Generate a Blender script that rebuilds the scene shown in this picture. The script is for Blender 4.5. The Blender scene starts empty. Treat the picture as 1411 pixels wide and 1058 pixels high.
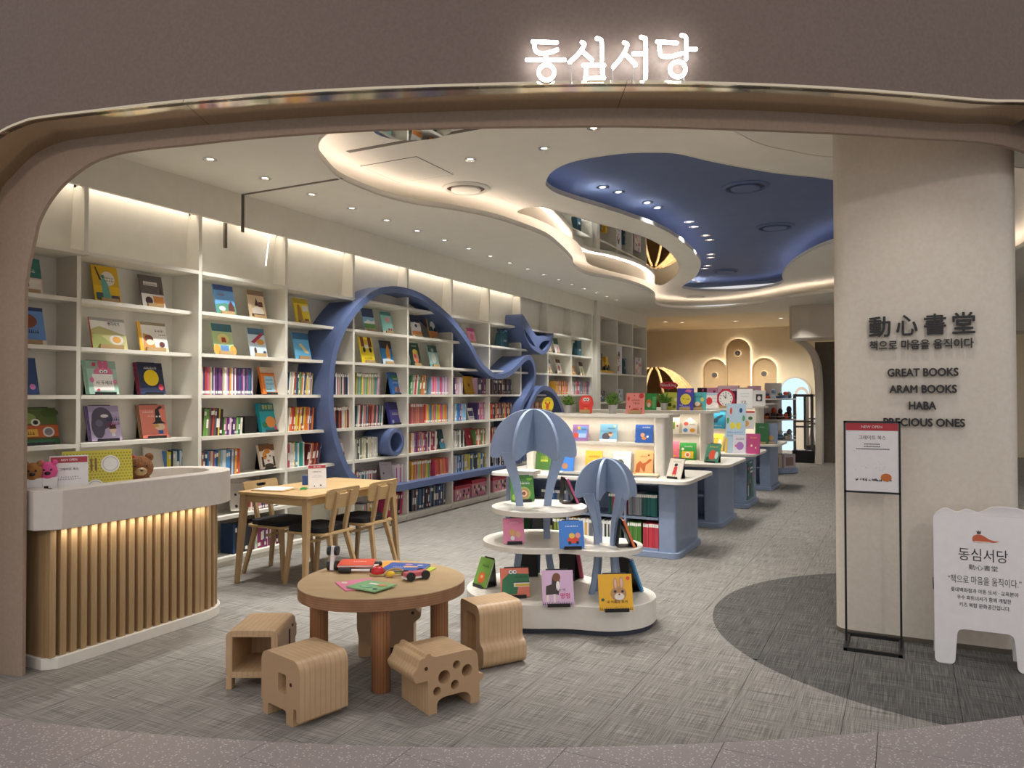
import bpy, bmesh, math, random
from math import sin, cos, pi, radians, sqrt, atan2, hypot
from mathutils import Vector, Matrix
from mathutils.geometry import tessellate_polygon, delaunay_2d_cdt
sc = bpy.context.scene
COL = sc.collection
rnd = random.Random(7)

# ------------------------------------------------------------------ camera
FPX, CXP, CYP, CAMH = 1060.0, 705.5, 529.0, 1.53
YAW, PITCH, ROLL = radians(27.0), radians(0.80), radians(-0.12)
F0 = Vector((-sin(YAW), cos(YAW), 0)); R0 = Vector((cos(YAW), sin(YAW), 0)); U0 = Vector((0, 0, 1))
CF = F0*cos(PITCH) + U0*sin(PITCH); CU = U0*cos(PITCH) - F0*sin(PITCH)
CR = R0*cos(ROLL) + CU*sin(ROLL); CU = CU*cos(ROLL) - R0*sin(ROLL)
CPOS = Vector((0, 0, CAMH))
cd = bpy.data.cameras.new('camera'); cam = bpy.data.objects.new('camera', cd); COL.objects.link(cam)
cd.sensor_fit = 'HORIZONTAL'; cd.sensor_width = 36.0; cd.lens = FPX/1411*36.0; cd.clip_start = .05
M = Matrix((CR, CU, -CF)).transposed().to_4x4(); M.translation = CPOS; cam.matrix_world = M
sc.camera = cam
# ------------------------------------------------------------------ world and exposure
w = bpy.data.worlds.new('world'); sc.world = w; w.use_nodes = True
bgn = w.node_tree.nodes['Background']; bgn.inputs[0].default_value = (.55, .54, .55, 1); bgn.inputs[1].default_value = 1.05
vs = sc.view_settings
vs.view_transform = 'Standard'; vs.look = 'None'; vs.exposure = 0.28; vs.gamma = 1.0; vs.use_curve_mapping = False
WARM = (1.0, .88, .74); NEUT = (1.0, .985, .95); BLUEC = (.50, .48, 1.0)
SPOT_W = 100.0

def light(name, kind, loc, power, col=NEUT, target=None, **kw):
    d = bpy.data.lights.new(name, kind); d.energy = power; d.color = col
    for k, v in kw.items(): setattr(d, k, v)
    o = bpy.data.objects.new(name, d); COL.objects.link(o); o.location = loc
    if target is not None:
        o.rotation_euler = (Vector(target) - Vector(loc)).to_track_quat('-Z', 'Y').to_euler()
    return o

# ------------------------------------------------------------------ pixel helpers (place things at real depth)
def ray(u, v): return CF + CR*((u-CXP)/FPX) - CU*((v-CYP)/FPX)
def at_z(u, v, z=0.0):
    d = ray(u, v); return CPOS + d*((z-CAMH)/d.z)
def at_x(u, v, X):
    d = ray(u, v); return CPOS + d*(X/d.x)
def at_y(u, v, Y):
    d = ray(u, v); return CPOS + d*(Y/d.y)
def cf(a, b, z=0.0): return R0*a + F0*b + Vector((0, 0, z))       # storefront frame: a sideways, b away

# ------------------------------------------------------------------ mesh helpers
def S(r, g, b):
    f = lambda c: ((c/255+.055)/1.055)**2.4 if c > 10.31 else c/255/12.92
    return (f(r), f(g), f(b), 1.0)
def HX(h): return S(int(h[0:2], 16), int(h[2:4], 16), int(h[4:6], 16))

class MB:
    def __init__(s): s.v = []; s.f = []; s.c = []
    def add(s, vs, fs, c=None, M=None):
        n = len(s.v)
        s.v += [tuple(M @ Vector(p)) if M else tuple(p) for p in vs]
        s.f += [tuple(n+i for i in f) for f in fs]; s.c += [c]*len(fs); return s
    def box(s, x0, y0, z0, x1, y1, z1, c=None, M=None):
        return s.add([(x0,y0,z0),(x1,y0,z0),(x1,y1,z0),(x0,y1,z0),(x0,y0,z1),(x1,y0,z1),(x1,y1,z1),(x0,y1,z1)],
                     [(0,3,2,1),(4,5,6,7),(0,1,5,4),(1,2,6,5),(2,3,7,6),(3,0,4,7)], c, M)
    def hexa(s, bot, top, c=None, M=None):
        return s.add(list(bot)+list(top), [(0,3,2,1),(4,5,6,7),(0,1,5,4),(1,2,6,5),(2,3,7,6),(3,0,4,7)], c, M)
    def ext(s, loops, d0, d1, ax='y', c=None, M=None, caps=True):
        # loops of 2D points; ax 'y': (x,z) drawn, extruded along y; ax 'z': (x,y) drawn, extruded along z
        loops = [orient(l, i == 0) for i, l in enumerate(loops)]
        mk = (lambda p, d: (p[0], d, p[1])) if ax == 'y' else (lambda p, d: (p[0], p[1], d))
        flat = [p for l in loops for p in l]; n = len(flat)
        vs = [mk(p, d0) for p in flat] + [mk(p, d1) for p in flat]; fs = []
        if caps:
            tr = tessellate_polygon([[Vector((p[0], p[1], 0)) for p in l] for l in loops])
            for t in tr:
                a, b, e = [flat[i] for i in t]
                ccw = (b[0]-a[0])*(e[1]-a[1]) - (b[1]-a[1])*(e[0]-a[0]) > 0
                if not ccw: t = (t[0], t[2], t[1])
                if ax == 'y': fs += [tuple(t), tuple(n+i for i in reversed(t))]
                else: fs += [tuple(reversed(t)), tuple(n+i for i in t)]
        k = 0
        for l in loops:
            m = len(l)
            for i in range(m):
                a, b = k+i, k+(i+1) % m
                fs.append((a, n+a, n+b, b) if ax == 'y' else (a, b, n+b, n+a))
            k += m
        return s.add(vs, fs, c, M)
    def tube(s, path, r, n=8, closed=False, c=None, M=None):
        P = [Vector(p) for p in path]; m = len(P); rs = r if isinstance(r, (list, tuple)) else [r]*m
        vs = []; up = None
        for i, p in enumerate(P):
            t = (P[(i+1) % m]-P[i-1]) if closed else (P[min(i+1, m-1)]-P[max(i-1, 0)])
            t.normalize()
            if up is None: up = Vector((0, 0, 1)) if abs(t.z) < .9 else Vector((1, 0, 0))
            x = t.cross(up)
            if x.length < 1e-5: x = t.orthogonal()
            x.normalize(); y = x.cross(t).normalized(); up = y
            vs += [p + (x*cos(2*pi*k/n) + y*sin(2*pi*k/n))*rs[i] for k in range(n)]
        fs = []
        for i in range(m if closed else m-1):
            j = (i+1) % m
            for k in range(n):
                k2 = (k+1) % n; fs.append((i*n+k, i*n+k2, j*n+k2, j*n+k))
        if not closed: fs += [tuple(reversed(range(n))), tuple((m-1)*n+k for k in range(n))]
        return s.add(vs, fs, c, M)
    def lathe(s, prof, n=24, c=None, M=None, cap=True):
        vs = []; m = len(prof)
        for r, z in prof: vs += [(r*cos(2*pi*k/n), r*sin(2*pi*k/n), z) for k in range(n)]
        fs = [(i*n+k, i*n+(k+1) % n, (i+1)*n+(k+1) % n, (i+1)*n+k) for i in range(m-1) for k in range(n)]
        if cap: fs += [tuple(reversed(range(n))), tuple((m-1)*n+k for k in range(n))]
        return s.add(vs, fs, c, M)
    def ball(s, ctr, rad, n=14, m=8, c=None, M=None):
        cx, cy, cz = ctr; rx, ry, rz = rad if isinstance(rad, (tuple, list)) else (rad,)*3
        vs = [(cx, cy, cz-rz)]
        for i in range(1, m):
            a = -pi/2 + pi*i/m
            vs += [(cx+rx*cos(a)*cos(2*pi*k/n), cy+ry*cos(a)*sin(2*pi*k/n), cz+rz*sin(a)) for k in range(n)]
        vs.append((cx, cy, cz+rz)); L = len(vs)-1
        fs = [(0, 1+(k+1) % n, 1+k) for k in range(n)]
        for i in range(m-2):
            b = 1+i*n; fs += [(b+k, b+(k+1) % n, b+n+(k+1) % n, b+n+k) for k in range(n)]
        b = 1+(m-2)*n; fs += [(b+k, b+(k+1) % n, L) for k in range(n)]
        return s.add(vs, fs, c, M)
    def mesh(s, name, mat, smooth=None):
        me = bpy.data.meshes.new(name); me.from_pydata(s.v, [], s.f)
        if any(c is not None for c in s.c):
            at = me.color_attributes.new('Col', 'FLOAT_COLOR', 'CORNER'); buf = []
            for f, c in zip(s.f, s.c): buf += list(c or (.5, .5, .5, 1))*len(f)
            at.data.foreach_set('color', buf)
        if mat is not None: me.materials.append(MAT[mat] if isinstance(mat, str) else mat)
        if smooth:
            me.polygons.foreach_set('use_smooth', [True]*len(me.polygons)); me.set_sharp_from_angle(angle=radians(smooth))
        me.update(); return me
    def build(s, name, mat, parent=None, smooth=None, bev=0, seg=2):
        return link(name, s.mesh(name, mat, smooth), parent, bev, seg)

def link(name, me, parent=None, bev=0, seg=2):
    o = bpy.data.objects.new(name, me); COL.objects.link(o)
    if parent is not None: o.parent = parent
    if bev:
        m = o.modifiers.new('bevel', 'BEVEL'); m.width = bev; m.segments = seg; m.limit_method = 'ANGLE'; m.angle_limit = radians(40)
    return o
def tag(o, label=None, cat=None, group=None, kind=None):
    for k, v in (('label', label), ('category', cat), ('group', group), ('kind', kind)):
        if v: o[k] = v
    return o
def thing(name, label, cat, loc=(0,0,0), rz=0.0, group=None, rot=None):
    o = bpy.data.objects.new(name, None); COL.objects.link(o); o.location = loc; o.empty_display_size = .1
    o.rotation_euler = rot or (0, 0, rz); return tag(o, label, cat, group)
def struct(o): o['kind'] = 'structure'; return o
def area2(l): return sum(l[i-1][0]*l[i][1]-l[i][0]*l[i-1][1] for i in range(len(l)))
def orient(l, ccw): return list(l) if (area2(l) > 0) == ccw else list(reversed(l))
def fillet(P, r, n=5):
    out = []; m = len(P); rr = r if isinstance(r, (list, tuple)) else [r]*m
    for i in range(m):
        p, a, b = Vector(P[i]), Vector(P[i-1]), Vector(P[(i+1) % m])
        d1, d2 = (a-p), (b-p); k = min(rr[i], d1.length*.49, d2.length*.49)
        if k < 1e-5: out.append(tuple(p)); continue
        p1, p2 = p+d1.normalized()*k, p+d2.normalized()*k
        for j in range(n+1):
            t = j/n; q = p1*(1-t)**2 + p*2*t*(1-t) + p2*t*t; out.append(tuple(q))
    return out
def catmull(P, n=6, closed=False):
    P = [Vector(p) for p in P]; m = len(P); out = []
    for i in range(m if closed else m-1):
        g = (lambda k: P[k % m]) if closed else (lambda k: P[max(0, min(m-1, k))])
        a, b, c, d = g(i-1), g(i), g(i+1), g(i+2)
        for j in range(n):
            t = j/n; out.append(tuple(.5*((2*b)+(c-a)*t+(2*a-5*b+4*c-d)*t*t+(3*b-a-3*c+d)*t**3)))
    if not closed: out.append(tuple(P[-1]))
    return out
def circ(cx, cy, r, n=24, ry=None, a0=0): return [(cx+r*cos(a0+2*pi*k/n), cy+(ry or r)*sin(a0+2*pi*k/n)) for k in range(n)]
def rrect(x0, y0, x1, y1, r, n=5): return fillet([(x0,y0),(x1,y0),(x1,y1),(x0,y1)], r, n)
def ribbon(path, t):
    # closed outline of a band of thickness t that follows a 2D path
    L, Rr = [], []
    for i, p in enumerate(path):
        a, b = Vector(path[max(i-1, 0)]), Vector(path[min(i+1, len(path)-1)]); d = (b-a).normalized(); nn = Vector((-d.y, d.x))*t/2
        L.append(tuple(Vector(p)+nn)); Rr.append(tuple(Vector(p)-nn))
    return L + Rr[::-1]
_tc = {}
def text_mesh(s, ex=0.0, off=0.0):
    # glyph mesh of a string, baseline at 0, height of a capital about 0.7; returns verts, faces, bounds
    k = (s, ex, off)
    if k not in _tc:
        cu = bpy.data.curves.new('t', 'FONT'); cu.body = s; cu.extrude = ex; cu.offset = off; cu.resolution_u = 2 if ex == 0 else 4
        o = bpy.data.objects.new('t', cu); COL.objects.link(o)
        dg = bpy.context.evaluated_depsgraph_get(); me = o.evaluated_get(dg).to_mesh()
        vs = [tuple(v.co) for v in me.vertices]; fs = [tuple(p.vertices) for p in me.polygons]
        o.evaluated_get(dg).to_mesh_clear(); bpy.data.objects.remove(o); bpy.data.curves.remove(cu)
        xs = [v[0] for v in vs]; ys = [v[1] for v in vs]
        _tc[k] = (vs, fs, (min(xs), min(ys), max(xs), max(ys)))
    return _tc[k]
def put_text(mb, s, x0, y0, x1, y1, M, c=None, ex=0.0, off=0.0):
    # fit a string in the box x0..x1, y0..y1 of the plane of M (x right, y up, z out)
    vs, fs, (a, b, d, e) = text_mesh(s, ex, off)
    sx, sy = (x1-x0)/max(d-a, 1e-6), (y1-y0)/max(e-b, 1e-6)
    mb.add([(x0+(x-a)*sx, y0+(y-b)*sy, z) for x, y, z in vs], fs, c, M)
# ------------------------------------------------------------------ materials
MAT = {}
def mat(name, col, rough=.55, metal=0.0, spec=None):
    m = bpy.data.materials.new(name); m.use_nodes = True; nt = m.node_tree; b = nt.nodes['Principled BSDF']
    b.inputs['Base Color'].default_value = col; b.inputs['Roughness'].default_value = rough; b.inputs['Metallic'].default_value = metal
    if spec is not None: b.inputs['Specular IOR Level'].default_value = spec
    MAT[name] = m; return nt, b
def nd(nt, t, **kw):
    n = nt.nodes.new(t)
    for k, v in kw.items():
        if k.startswith('i_'): n.inputs[k[2:].replace('_', ' ')].default_value = v
        else: setattr(n, k, v)
    return n
def mapping(nt, scale, coord='Object', rot=(0,0,0)):
    tc = nd(nt, 'ShaderNodeTexCoord'); mp = nd(nt, 'ShaderNodeMapping'); mp.inputs['Scale'].default_value = scale; mp.inputs['Rotation'].default_value = rot
    nt.links.new(tc.outputs[coord], mp.inputs[0]); return mp.outputs[0]
def ramp(nt, fac, stops):
    r = nd(nt, 'ShaderNodeValToRGB'); e = r.color_ramp.elements
    while len(e) < len(stops): e.new(.5)
    for k, (p, c) in enumerate(stops): e[k].position = p; e[k].color = c
    nt.links.new(fac, r.inputs[0]); return r.outputs[0]
def bump(nt, b, h, strength=.2, dist=.002):
    n = nd(nt, 'ShaderNodeBump'); n.inputs['Strength'].default_value = strength; n.inputs['Distance'].default_value = dist
    nt.links.new(h, n.inputs['Height']); nt.links.new(n.outputs[0], b.inputs['Normal'])
def noise_mat(name, c1, c2, scale=(20,20,20), rough=.55, detail=3, bmp=0, dist=.002, metal=0, coord='Object', lo=.35, hi=.65, spec=None):
    nt, b = mat(name, c1, rough, metal, spec)
    n = nd(nt, 'ShaderNodeTexNoise'); n.inputs['Scale'].default_value = 1; n.inputs['Detail'].default_value = detail
    nt.links.new(mapping(nt, scale, coord), n.inputs[0])
    nt.links.new(ramp(nt, n.outputs[0], [(lo, c1), (hi, c2)]), b.inputs['Base Color'])
    if bmp: bump(nt, b, n.outputs[0], bmp, dist)
    return nt, b
def emit(name, col, strength):
    m = bpy.data.materials.new(name); m.use_nodes = True; nt = m.node_tree; nt.nodes.remove(nt.nodes['Principled BSDF'])
    e = nd(nt, 'ShaderNodeEmission'); e.inputs[0].default_value = (*col[:3], 1); e.inputs[1].default_value = strength
    nt.links.new(e.outputs[0], nt.nodes['Material Output'].inputs[0]); MAT[name] = m
noise_mat('cream', S(229,225,212), S(233,229,217), (9,9,9), .5)
noise_mat('ceiling_paint', S(230,227,217), S(233,230,221), (5,5,5), .8)
noise_mat('backwall', S(230,216,188), S(234,221,194), (4,4,4), .75)
noise_mat('tan_panel', S(206,178,138), S(210,183,143), (6,6,6), .7)
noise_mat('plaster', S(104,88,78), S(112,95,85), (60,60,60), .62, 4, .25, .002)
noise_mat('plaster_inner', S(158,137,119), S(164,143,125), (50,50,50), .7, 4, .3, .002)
noise_mat('column_paint', S(214,204,188), S(219,210,195), (40,40,40), .6, 3, .12, .001)
nt, b = mat('bronze', S(216,202,176), .10, 1.0)
n = nd(nt, 'ShaderNodeTexNoise'); n.inputs['Scale'].default_value = 2.0; nt.links.new(mapping(nt, (1,1,.4)), n.inputs[0]); bump(nt, b, n.outputs[0], .12, .02)
noise_mat('blue_ceiling', S(88,104,138), S(92,108,142), (4,4,4), .8)
noise_mat('whale_blue', S(92,109,152), S(96,113,156), (14,14,14), .42)
noise_mat('jelly_blue', S(142,159,186), S(147,164,190), (14,14,14), .45)
noise_mat('table_blue', S(134,149,176), S(139,154,181), (14,14,14), .5)
noise_mat('white_top', S(228,222,210), S(232,227,216), (20,20,20), .35)
noise_mat('counter_white', S(205,196,186), S(209,200,190), (30,30,30), .55)
noise_mat('black_metal', S(24,23,24), S(28,27,28), (30,30,30), .45)
noise_mat('dark_grey', S(96,92,88), S(104,100,96), (30,30,30), .45)
noise_mat('cushion', S(20,20,22), S(28,28,30), (200,200,200), .95, 2, .4, .002)
noise_mat('white_board', S(232,228,226), S(236,232,230), (20,20,20), .55)
noise_mat('toe_dark', S(52,58,70), S(56,62,74), (20,20,20), .6)
noise_mat('steel_pot', S(190,190,188), S(205,205,204), (30,30,8), .35, 2, 0, 0, .85)
noise_mat('slot', S(96,88,76), S(104,96,84), (20,20,20), .6)
noise_mat('sub_floor', S(70,66,62), S(76,72,68), (20,20,20), .9)
noise_mat('fur', S(112,70,40), S(150,100,60), (90,90,90), .95, 3, .8, .01)
mat('mirror', (.93,.93,.93,1), .01, 1.0); mat('chrome', (.8,.8,.8,1), .12, 1.0)
mat('paper', S(236,233,226), .8)
nt, b = mat('print', (.5,.5,.5,1), .48)
a = nd(nt, 'ShaderNodeAttribute', attribute_name='Col'); nt.links.new(a.outputs['Color'], b.inputs['Base Color'])
nt, b = mat('leaf', (.1,.3,.05,1), .5)
n = nd(nt, 'ShaderNodeTexNoise'); n.inputs['Scale'].default_value = 60
tc = nd(nt, 'ShaderNodeTexCoord'); nt.links.new(tc.outputs['Object'], n.inputs[0])
nt.links.new(ramp(nt, n.outputs[0], [(.35, S(52,104,38)), (.65, S(150,186,86))]), b.inputs['Base Color'])
def wood(name, c1, c2, scale, rough=.5, ply=None, plyc=None):
    nt, b = mat(name, c1, rough)
    n = nd(nt, 'ShaderNodeTexNoise'); n.inputs['Scale'].default_value = 1; n.inputs['Detail'].default_value = 5; n.inputs['Distortion'].default_value = .6
    nt.links.new(mapping(nt, scale), n.inputs[0]); col = ramp(nt, n.outputs[0], [(.3, c1), (.7, c2)])
    if ply:
        wv = nd(nt, 'ShaderNodeTexWave', wave_type='BANDS', bands_direction=ply[0]); wv.inputs['Scale'].default_value = ply[1]; wv.inputs['Distortion'].default_value = ply[2] if len(ply) > 2 else 0
        tc = nd(nt, 'ShaderNodeTexCoord'); nt.links.new(tc.outputs['Object'], wv.inputs[0])
        f = ramp(nt, wv.outputs['Fac'], [(.02, (.25,.25,.25,1)), (.16, (1,1,1,1))])
        mx = nd(nt, 'ShaderNodeMix', data_type='RGBA'); nt.links.new(f, mx.inputs['Factor'])
        mx.inputs['A'].default_value = plyc; nt.links.new(col, mx.inputs['B']); col = mx.outputs['Result']
    nt.links.new(col, b.inputs['Base Color']); bump(nt, b, n.outputs[0], .08, .001); return nt
wood('oak', S(186,156,110), S(170,139,94), (3,22,22), .45)
wood('oak_v', S(180,150,110), S(160,129,90), (30,30,2.5), .5)
wood('ply', S(200,168,130), S(186,153,115), (8,8,8), .45, ('Y', 11.0, .3), S(178,144,108))
wood('ply_edge', S(160,118,84), S(140,100,70), (14,14,14), .5, ('Z', 26.0, .2), S(116,76,50))
wood('ply_leg', S(172,120,80), S(150,100,64), (12,12,5), .45, ('X', 21.0, .3), S(104,64,40))
wood('ply_x', S(200,168,130), S(186,153,115), (8,8,8), .45, ('X', 11.0, .3), S(178,144,108))
wood('table_top', S(198,170,130), S(188,159,118), (5,14,14), .38)
wood('dome_wood', S(206,168,112), S(190,150,96), (3,3,14), .5)
def carpet(name, c1, c2, c3):
    nt, b = mat(name, c1, .85)
    n1 = nd(nt, 'ShaderNodeTexNoise'); n2 = nd(nt, 'ShaderNodeTexNoise'); n3 = nd(nt, 'ShaderNodeTexNoise')
    for n, s in ((n1, (4,215,1)), (n2, (215,4,1)), (n3, (1.2,1.2,1))):
        n.inputs['Scale'].default_value = 1; n.inputs['Detail'].default_value = 3; nt.links.new(mapping(nt, s), n.inputs[0])
    ad = nd(nt, 'ShaderNodeMath', operation='ADD'); nt.links.new(n1.outputs[0], ad.inputs[0]); nt.links.new(n2.outputs[0], ad.inputs[1])
    ml = nd(nt, 'ShaderNodeMath', operation='MULTIPLY'); ml.inputs[1].default_value = .5; nt.links.new(ad.outputs[0], ml.inputs[0])
    nt.links.new(ramp(nt, ml.outputs[0], [(.38, c1), (.5, c2), (.62, c3)]), b.inputs['Base Color'])
    bump(nt, b, ml.outputs[0], .35, .0015)
carpet('carpet', S(98,94,88), S(134,130,123), S(166,161,153))
carpet('carpet_dark', S(50,48,46), S(82,79,76), S(116,112,107))
nt, b = mat('terrazzo', S(140,126,124), .45)
vo = nd(nt, 'ShaderNodeTexVoronoi', feature='F1'); vo.inputs['Scale'].default_value = 1; nt.links.new(mapping(nt, (62,62,62)), vo.inputs[0])
vo2 = nd(nt, 'ShaderNodeTexVoronoi', feature='F1'); vo2.inputs['Scale'].default_value = 1; nt.links.new(mapping(nt, (150,150,150)), vo2.inputs[0])
f1 = ramp(nt, vo.outputs['Distance'], [(.22, (1,1,1,1)), (.28, (0,0,0,1))]); f2 = ramp(nt, vo2.outputs['Distance'], [(.2, (.5,.5,.5,1)), (.26, (0,0,0,1))])
m1 = nd(nt, 'ShaderNodeMix', data_type='RGBA'); m1.inputs['A'].default_value = S(150,140,138); m1.inputs['B'].default_value = S(190,180,174); nt.links.new(f2, m1.inputs['Factor'])
m2 = nd(nt, 'ShaderNodeMix', data_type='RGBA'); nt.links.new(m1.outputs['Result'], m2.inputs['A']); m2.inputs['B'].default_value = S(204,198,196); nt.links.new(f1, m2.inputs['Factor'])
nt.links.new(m2.outputs['Result'], b.inputs['Base Color'])
emit('led_warm', (1.0, .80, .68), 10.0); emit('led_blue', (.78, .75, 1.0), 5.0); emit('neon', (.93, .97, 1.0), 14.0)
emit('bulb', (1.0, .95, .86), 2.2); emit('halo', (1.0, .90, .74), 7.0); emit('daylight', (.50, .72, 1.0), 1.25)
noise_mat('dark_wood', S(60,36,22), S(66,40,26), (30,30,30), .7); noise_mat('red_cloth', S(176,34,42), S(186,40,48), (40,40,40), .8); mat('red_gloss', S(200,30,38), .25); mat('green_plastic', S(40,150,70), .35)
noise_mat('bag_blue', S(42,84,100), S(46,90,106), (20,20,20), .6); noise_mat('ribbon_blue', S(70,140,190), S(76,146,196), (20,20,20), .4)
noise_mat('toy_yellow', S(232,184,30), S(238,192,40), (20,20,20), .4)
for s_, e_, o_ in [('動',.012,0),('心',.012,0),('書',.012,0),('堂',.012,0),('책으로 마음을 움직이다',.012,0),('GREAT BOOKS',.012,0),('ARAM BOOKS',.012,0),('HABA',.012,0),('PRECIOUS ONES',.012,0),('쌍가리기',0,.01),('사 두세요',0,.01),('동생 곰온',0,.01),('BABY',0,.02),('NEW OPEN',0,.01),('그레이트 북스',0,.01),('LOVE',0,.01),('멍멍',0,.01),('나는 야',0,.01),('내 이름은 토끼',0,.01),('멍!',0,.01),('12.',0,.01),('동심서당',0,0),('動心書堂',0,0),('“책으로 마음을 움직이다.”',0,0),('롯데백화점과 아동 도서 · 교육분야',0,.01),('우수 파트너사가 함께 개발한',0,.01),('키즈 복합 문화공간입니다.',0,.01),('NEW OPEN',0,0),('그레이트 북스',0,0),('Melissa & Doug',0,0)]: text_mesh(s_, float(e_), float(o_))
noise_mat('navy', S(30,38,62), S(34,42,66), (10,10,10), .7)
ORD = 'first second third fourth fifth sixth seventh eighth ninth tenth eleventh twelfth thirteenth fourteenth fifteenth sixteenth seventeenth eighteenth nineteenth twentieth'.split()
# ================================================================== THE SETTING
ZT = lambda a: 3.358 + .055*a*a                      # edge of carpet and terrazzo
ZI = lambda a: 3.82 + .055*a*a                       # inner storefront face
ZO = lambda a: ZI(a) - .30                           # outer storefront face
def fr(p): return (p[0]*R0.x + p[1]*R0.y, p[0]*F0.x + p[1]*F0.y)
g_t = lambda p: ZT(fr(p)[0]) - fr(p)[1]
g_d = lambda p: ((p[0]-.42)/1.65)**2 + ((p[1]-5.75)/1.68)**2 - 1
def clip(poly, g):
    # part of a polygon where g < 0, the cut following the curve g = 0
    D = []
    for i in range(len(poly)):
        a, b = poly[i], poly[(i+1) % len(poly)]; D += [(a[0]+(b[0]-a[0])*k/6, a[1]+(b[1]-a[1])*k/6) for k in range(6)]
    G = [g(p) for p in D]
    if all(x < 0 for x in G): return poly
    if all(x >= 0 for x in G): return None
    def root(a, b):
        for _ in range(24):
            m = ((a[0]+b[0])/2, (a[1]+b[1])/2)
            if g(m) < 0: a = m
            else: b = m
        return a
    n = len(D); st = next(i for i in range(n) if G[i] >= 0 and G[(i+1) % n] < 0); out = []; i = st
    out.append(root(D[(st+1) % n], D[st])); k = st+1
    while G[k % n] < 0 and k < st+n: out.append(D[k % n]); k += 1
    ex = root(D[(k-1) % n], D[k % n]); out.append(ex); en = out[0]
    for j in range(1, 8):
        p = (ex[0]+(en[0]-ex[0])*j/8, ex[1]+(en[1]-ex[1])*j/8)
        for _ in range(4):
            e = 1e-4; gx = (g((p[0]+e, p[1]))-g(p))/e; gy = (g((p[0], p[1]+e))-g(p))/e; q = g(p)/(gx*gx+gy*gy+1e-9); p = (p[0]-gx*q, p[1]-gy*q)
        out.append(p)
    return out if abs(area2(out)) > .002 else None
# ---- floor
floor = struct(MB().box(-12, -6, -.12, 14, 30, -.006).build('floor', 'sub_floor'))
tiles = []; X0, STEP, gp = -1.267, .5, .0012
for i in range(-10, 10):
    for j in range(3, 54):
        x, y = X0+i*STEP, .12+j*STEP
        if x+STEP < -5.74 and y < 17.4: continue
        sq = [(max(x+gp, -5.73), y+gp), (x+STEP-gp, y+gp), (x+STEP-gp, y+STEP-gp), (max(x+gp, -5.73), y+STEP-gp)]
        base = clip(sq, g_t)
        if not base: continue
        for m, g in (('carpet', lambda p: -g_d(p)), ('carpet_dark', g_d)):
            pc = clip(base, g)
            if pc:
                cx = sum(p[0] for p in pc)/len(pc); cy = sum(p[1] for p in pc)/len(pc); a, b_ = fr((cx, cy))
                tiles.append((b_, abs(a)/b_ < .75 and b_ < 11.5 and cy < 12, m, pc))
rest = {'carpet': MB(), 'carpet_dark': MB()}; nt_ = 0
for b_, vis, m, pc in sorted(tiles, key=lambda t: t[0]):
    if vis and nt_ < 290: MB().ext([pc], -.006, 0, 'z').build('carpet_tile', m, floor); nt_ += 1
    else: rest[m].ext([pc], -.006, 0, 'z')
for m, mb in rest.items():
    if mb.v: o = mb.build('carpet_tiles_beyond', m, floor); o['kind'] = 'stuff'
restt = MB()
for i in range(-4, 9):
    for k in range(-6, 4):
        x, y = -3.117+.6*i, 2.07+.33*i+1.2*k
        sq = [(x+.0015, y+.0015), (x+.5985, y+.0015), (x+.5985, y+1.1985), (x+.0015, y+1.1985)]
        pc = clip(sq, lambda p: -g_t(p))
        if not pc: continue
        bb = max(fr(p)[1] for p in pc); a = fr(pc[0])[0]
        if bb > 3.02 and abs(a) < 2.9: MB().ext([pc], -.006, 0, 'z').build('terrazzo_tile', 'terrazzo', floor)
        else: restt.ext([pc], -.006, 0, 'z')
if restt.v: o = restt.build('terrazzo_tiles_beyond', 'terrazzo', floor); o['kind'] = 'stuff'
# ---- storefront
def on_face(u, v, Zf):
    d = ray(u, v); t = 3.8
    for _ in range(30):
        p = CPOS + d*t; a = p.dot(R0); t *= Zf(a)/p.dot(F0)
    p = CPOS + d*t; return (p.dot(R0), p.z)
op = [on_face(u, v, ZI) for u, v in [(34,420),(36,385),(39,363),(43,346),(46.7,328.6),(52.8,304),(68.8,274.5),(91,249),(122.9,225.3),(157.3,212),(196.6,205),(260,198.5),(357,188.5),(510,178.6),(720,174),(858.6,173),(1022.5,177.6),(1241,188.5),(1411,207.7)]]
op = [(op[0][0], 0.0), (op[0][0], .8)] + op + [(3.55, 2.60), (4.2, 2.3), (4.5, 1.6), (4.5, 0)]
op = [op[0]] + catmull(op[1:-1], 5) + [op[-1]]
mc = [on_face(u, v, ZI) for u, v in [(0,266),(19.7,240),(49,211.8),(81,197),(105.7,191.5),(172,184),(260,174.5),(408,163),(612,154),(720,151),(858.6,149),(1077,154),(1295.7,169),(1411,180)]]
mc = [(-3.02, 0), (-3.02, 1.9), (-2.98, 2.2), (-2.88, 2.42)] + mc + [(3.65, 2.74), (4.4, 2.35), (4.65, 1.6), (4.65, 0)]
mc = [mc[0]] + catmull(mc[1:-1], 5) + [mc[-1]]
def mono(c):
    o = [c[0]]
    for p in c[1:]: o.append((max(p[0], o[-1][0]), p[1]))
    return o
op, mc = mono(op), mono(mc)
def sheet(curve, Zf, top, th, name, m='plaster'):
    mb = MB(); xs = [-7+.25*k for k in range(int((curve[0][0]+7)/.25)+1)]
    cols = [(x, 0) for x in xs if x < curve[0][0]-.02] + [(p[0], p[1]) for p in curve]
    e = curve[-1][0]; cols += [(e+.001, 0)] + [(e+.3*k, 0) for k in range(1, 11)]
    V = []
    for a, z in cols:
        for dz, zz in ((0, z), (0, top), (th, z), (th, top)): V.append(cf(a, Zf(a)+dz, zz))
    Fs = []
    for i in range(len(cols)-1):
        p, q = 4*i, 4*i+4
        Fs += [(p, q, q+1, p+1), (p+2, p+3, q+3, q+2), (p, p+2, q+2, q), (p+1, q+1, q+3, p+3)]
    mb.add(V, Fs); return struct(mb.build(name, m, None, 30))
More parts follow.
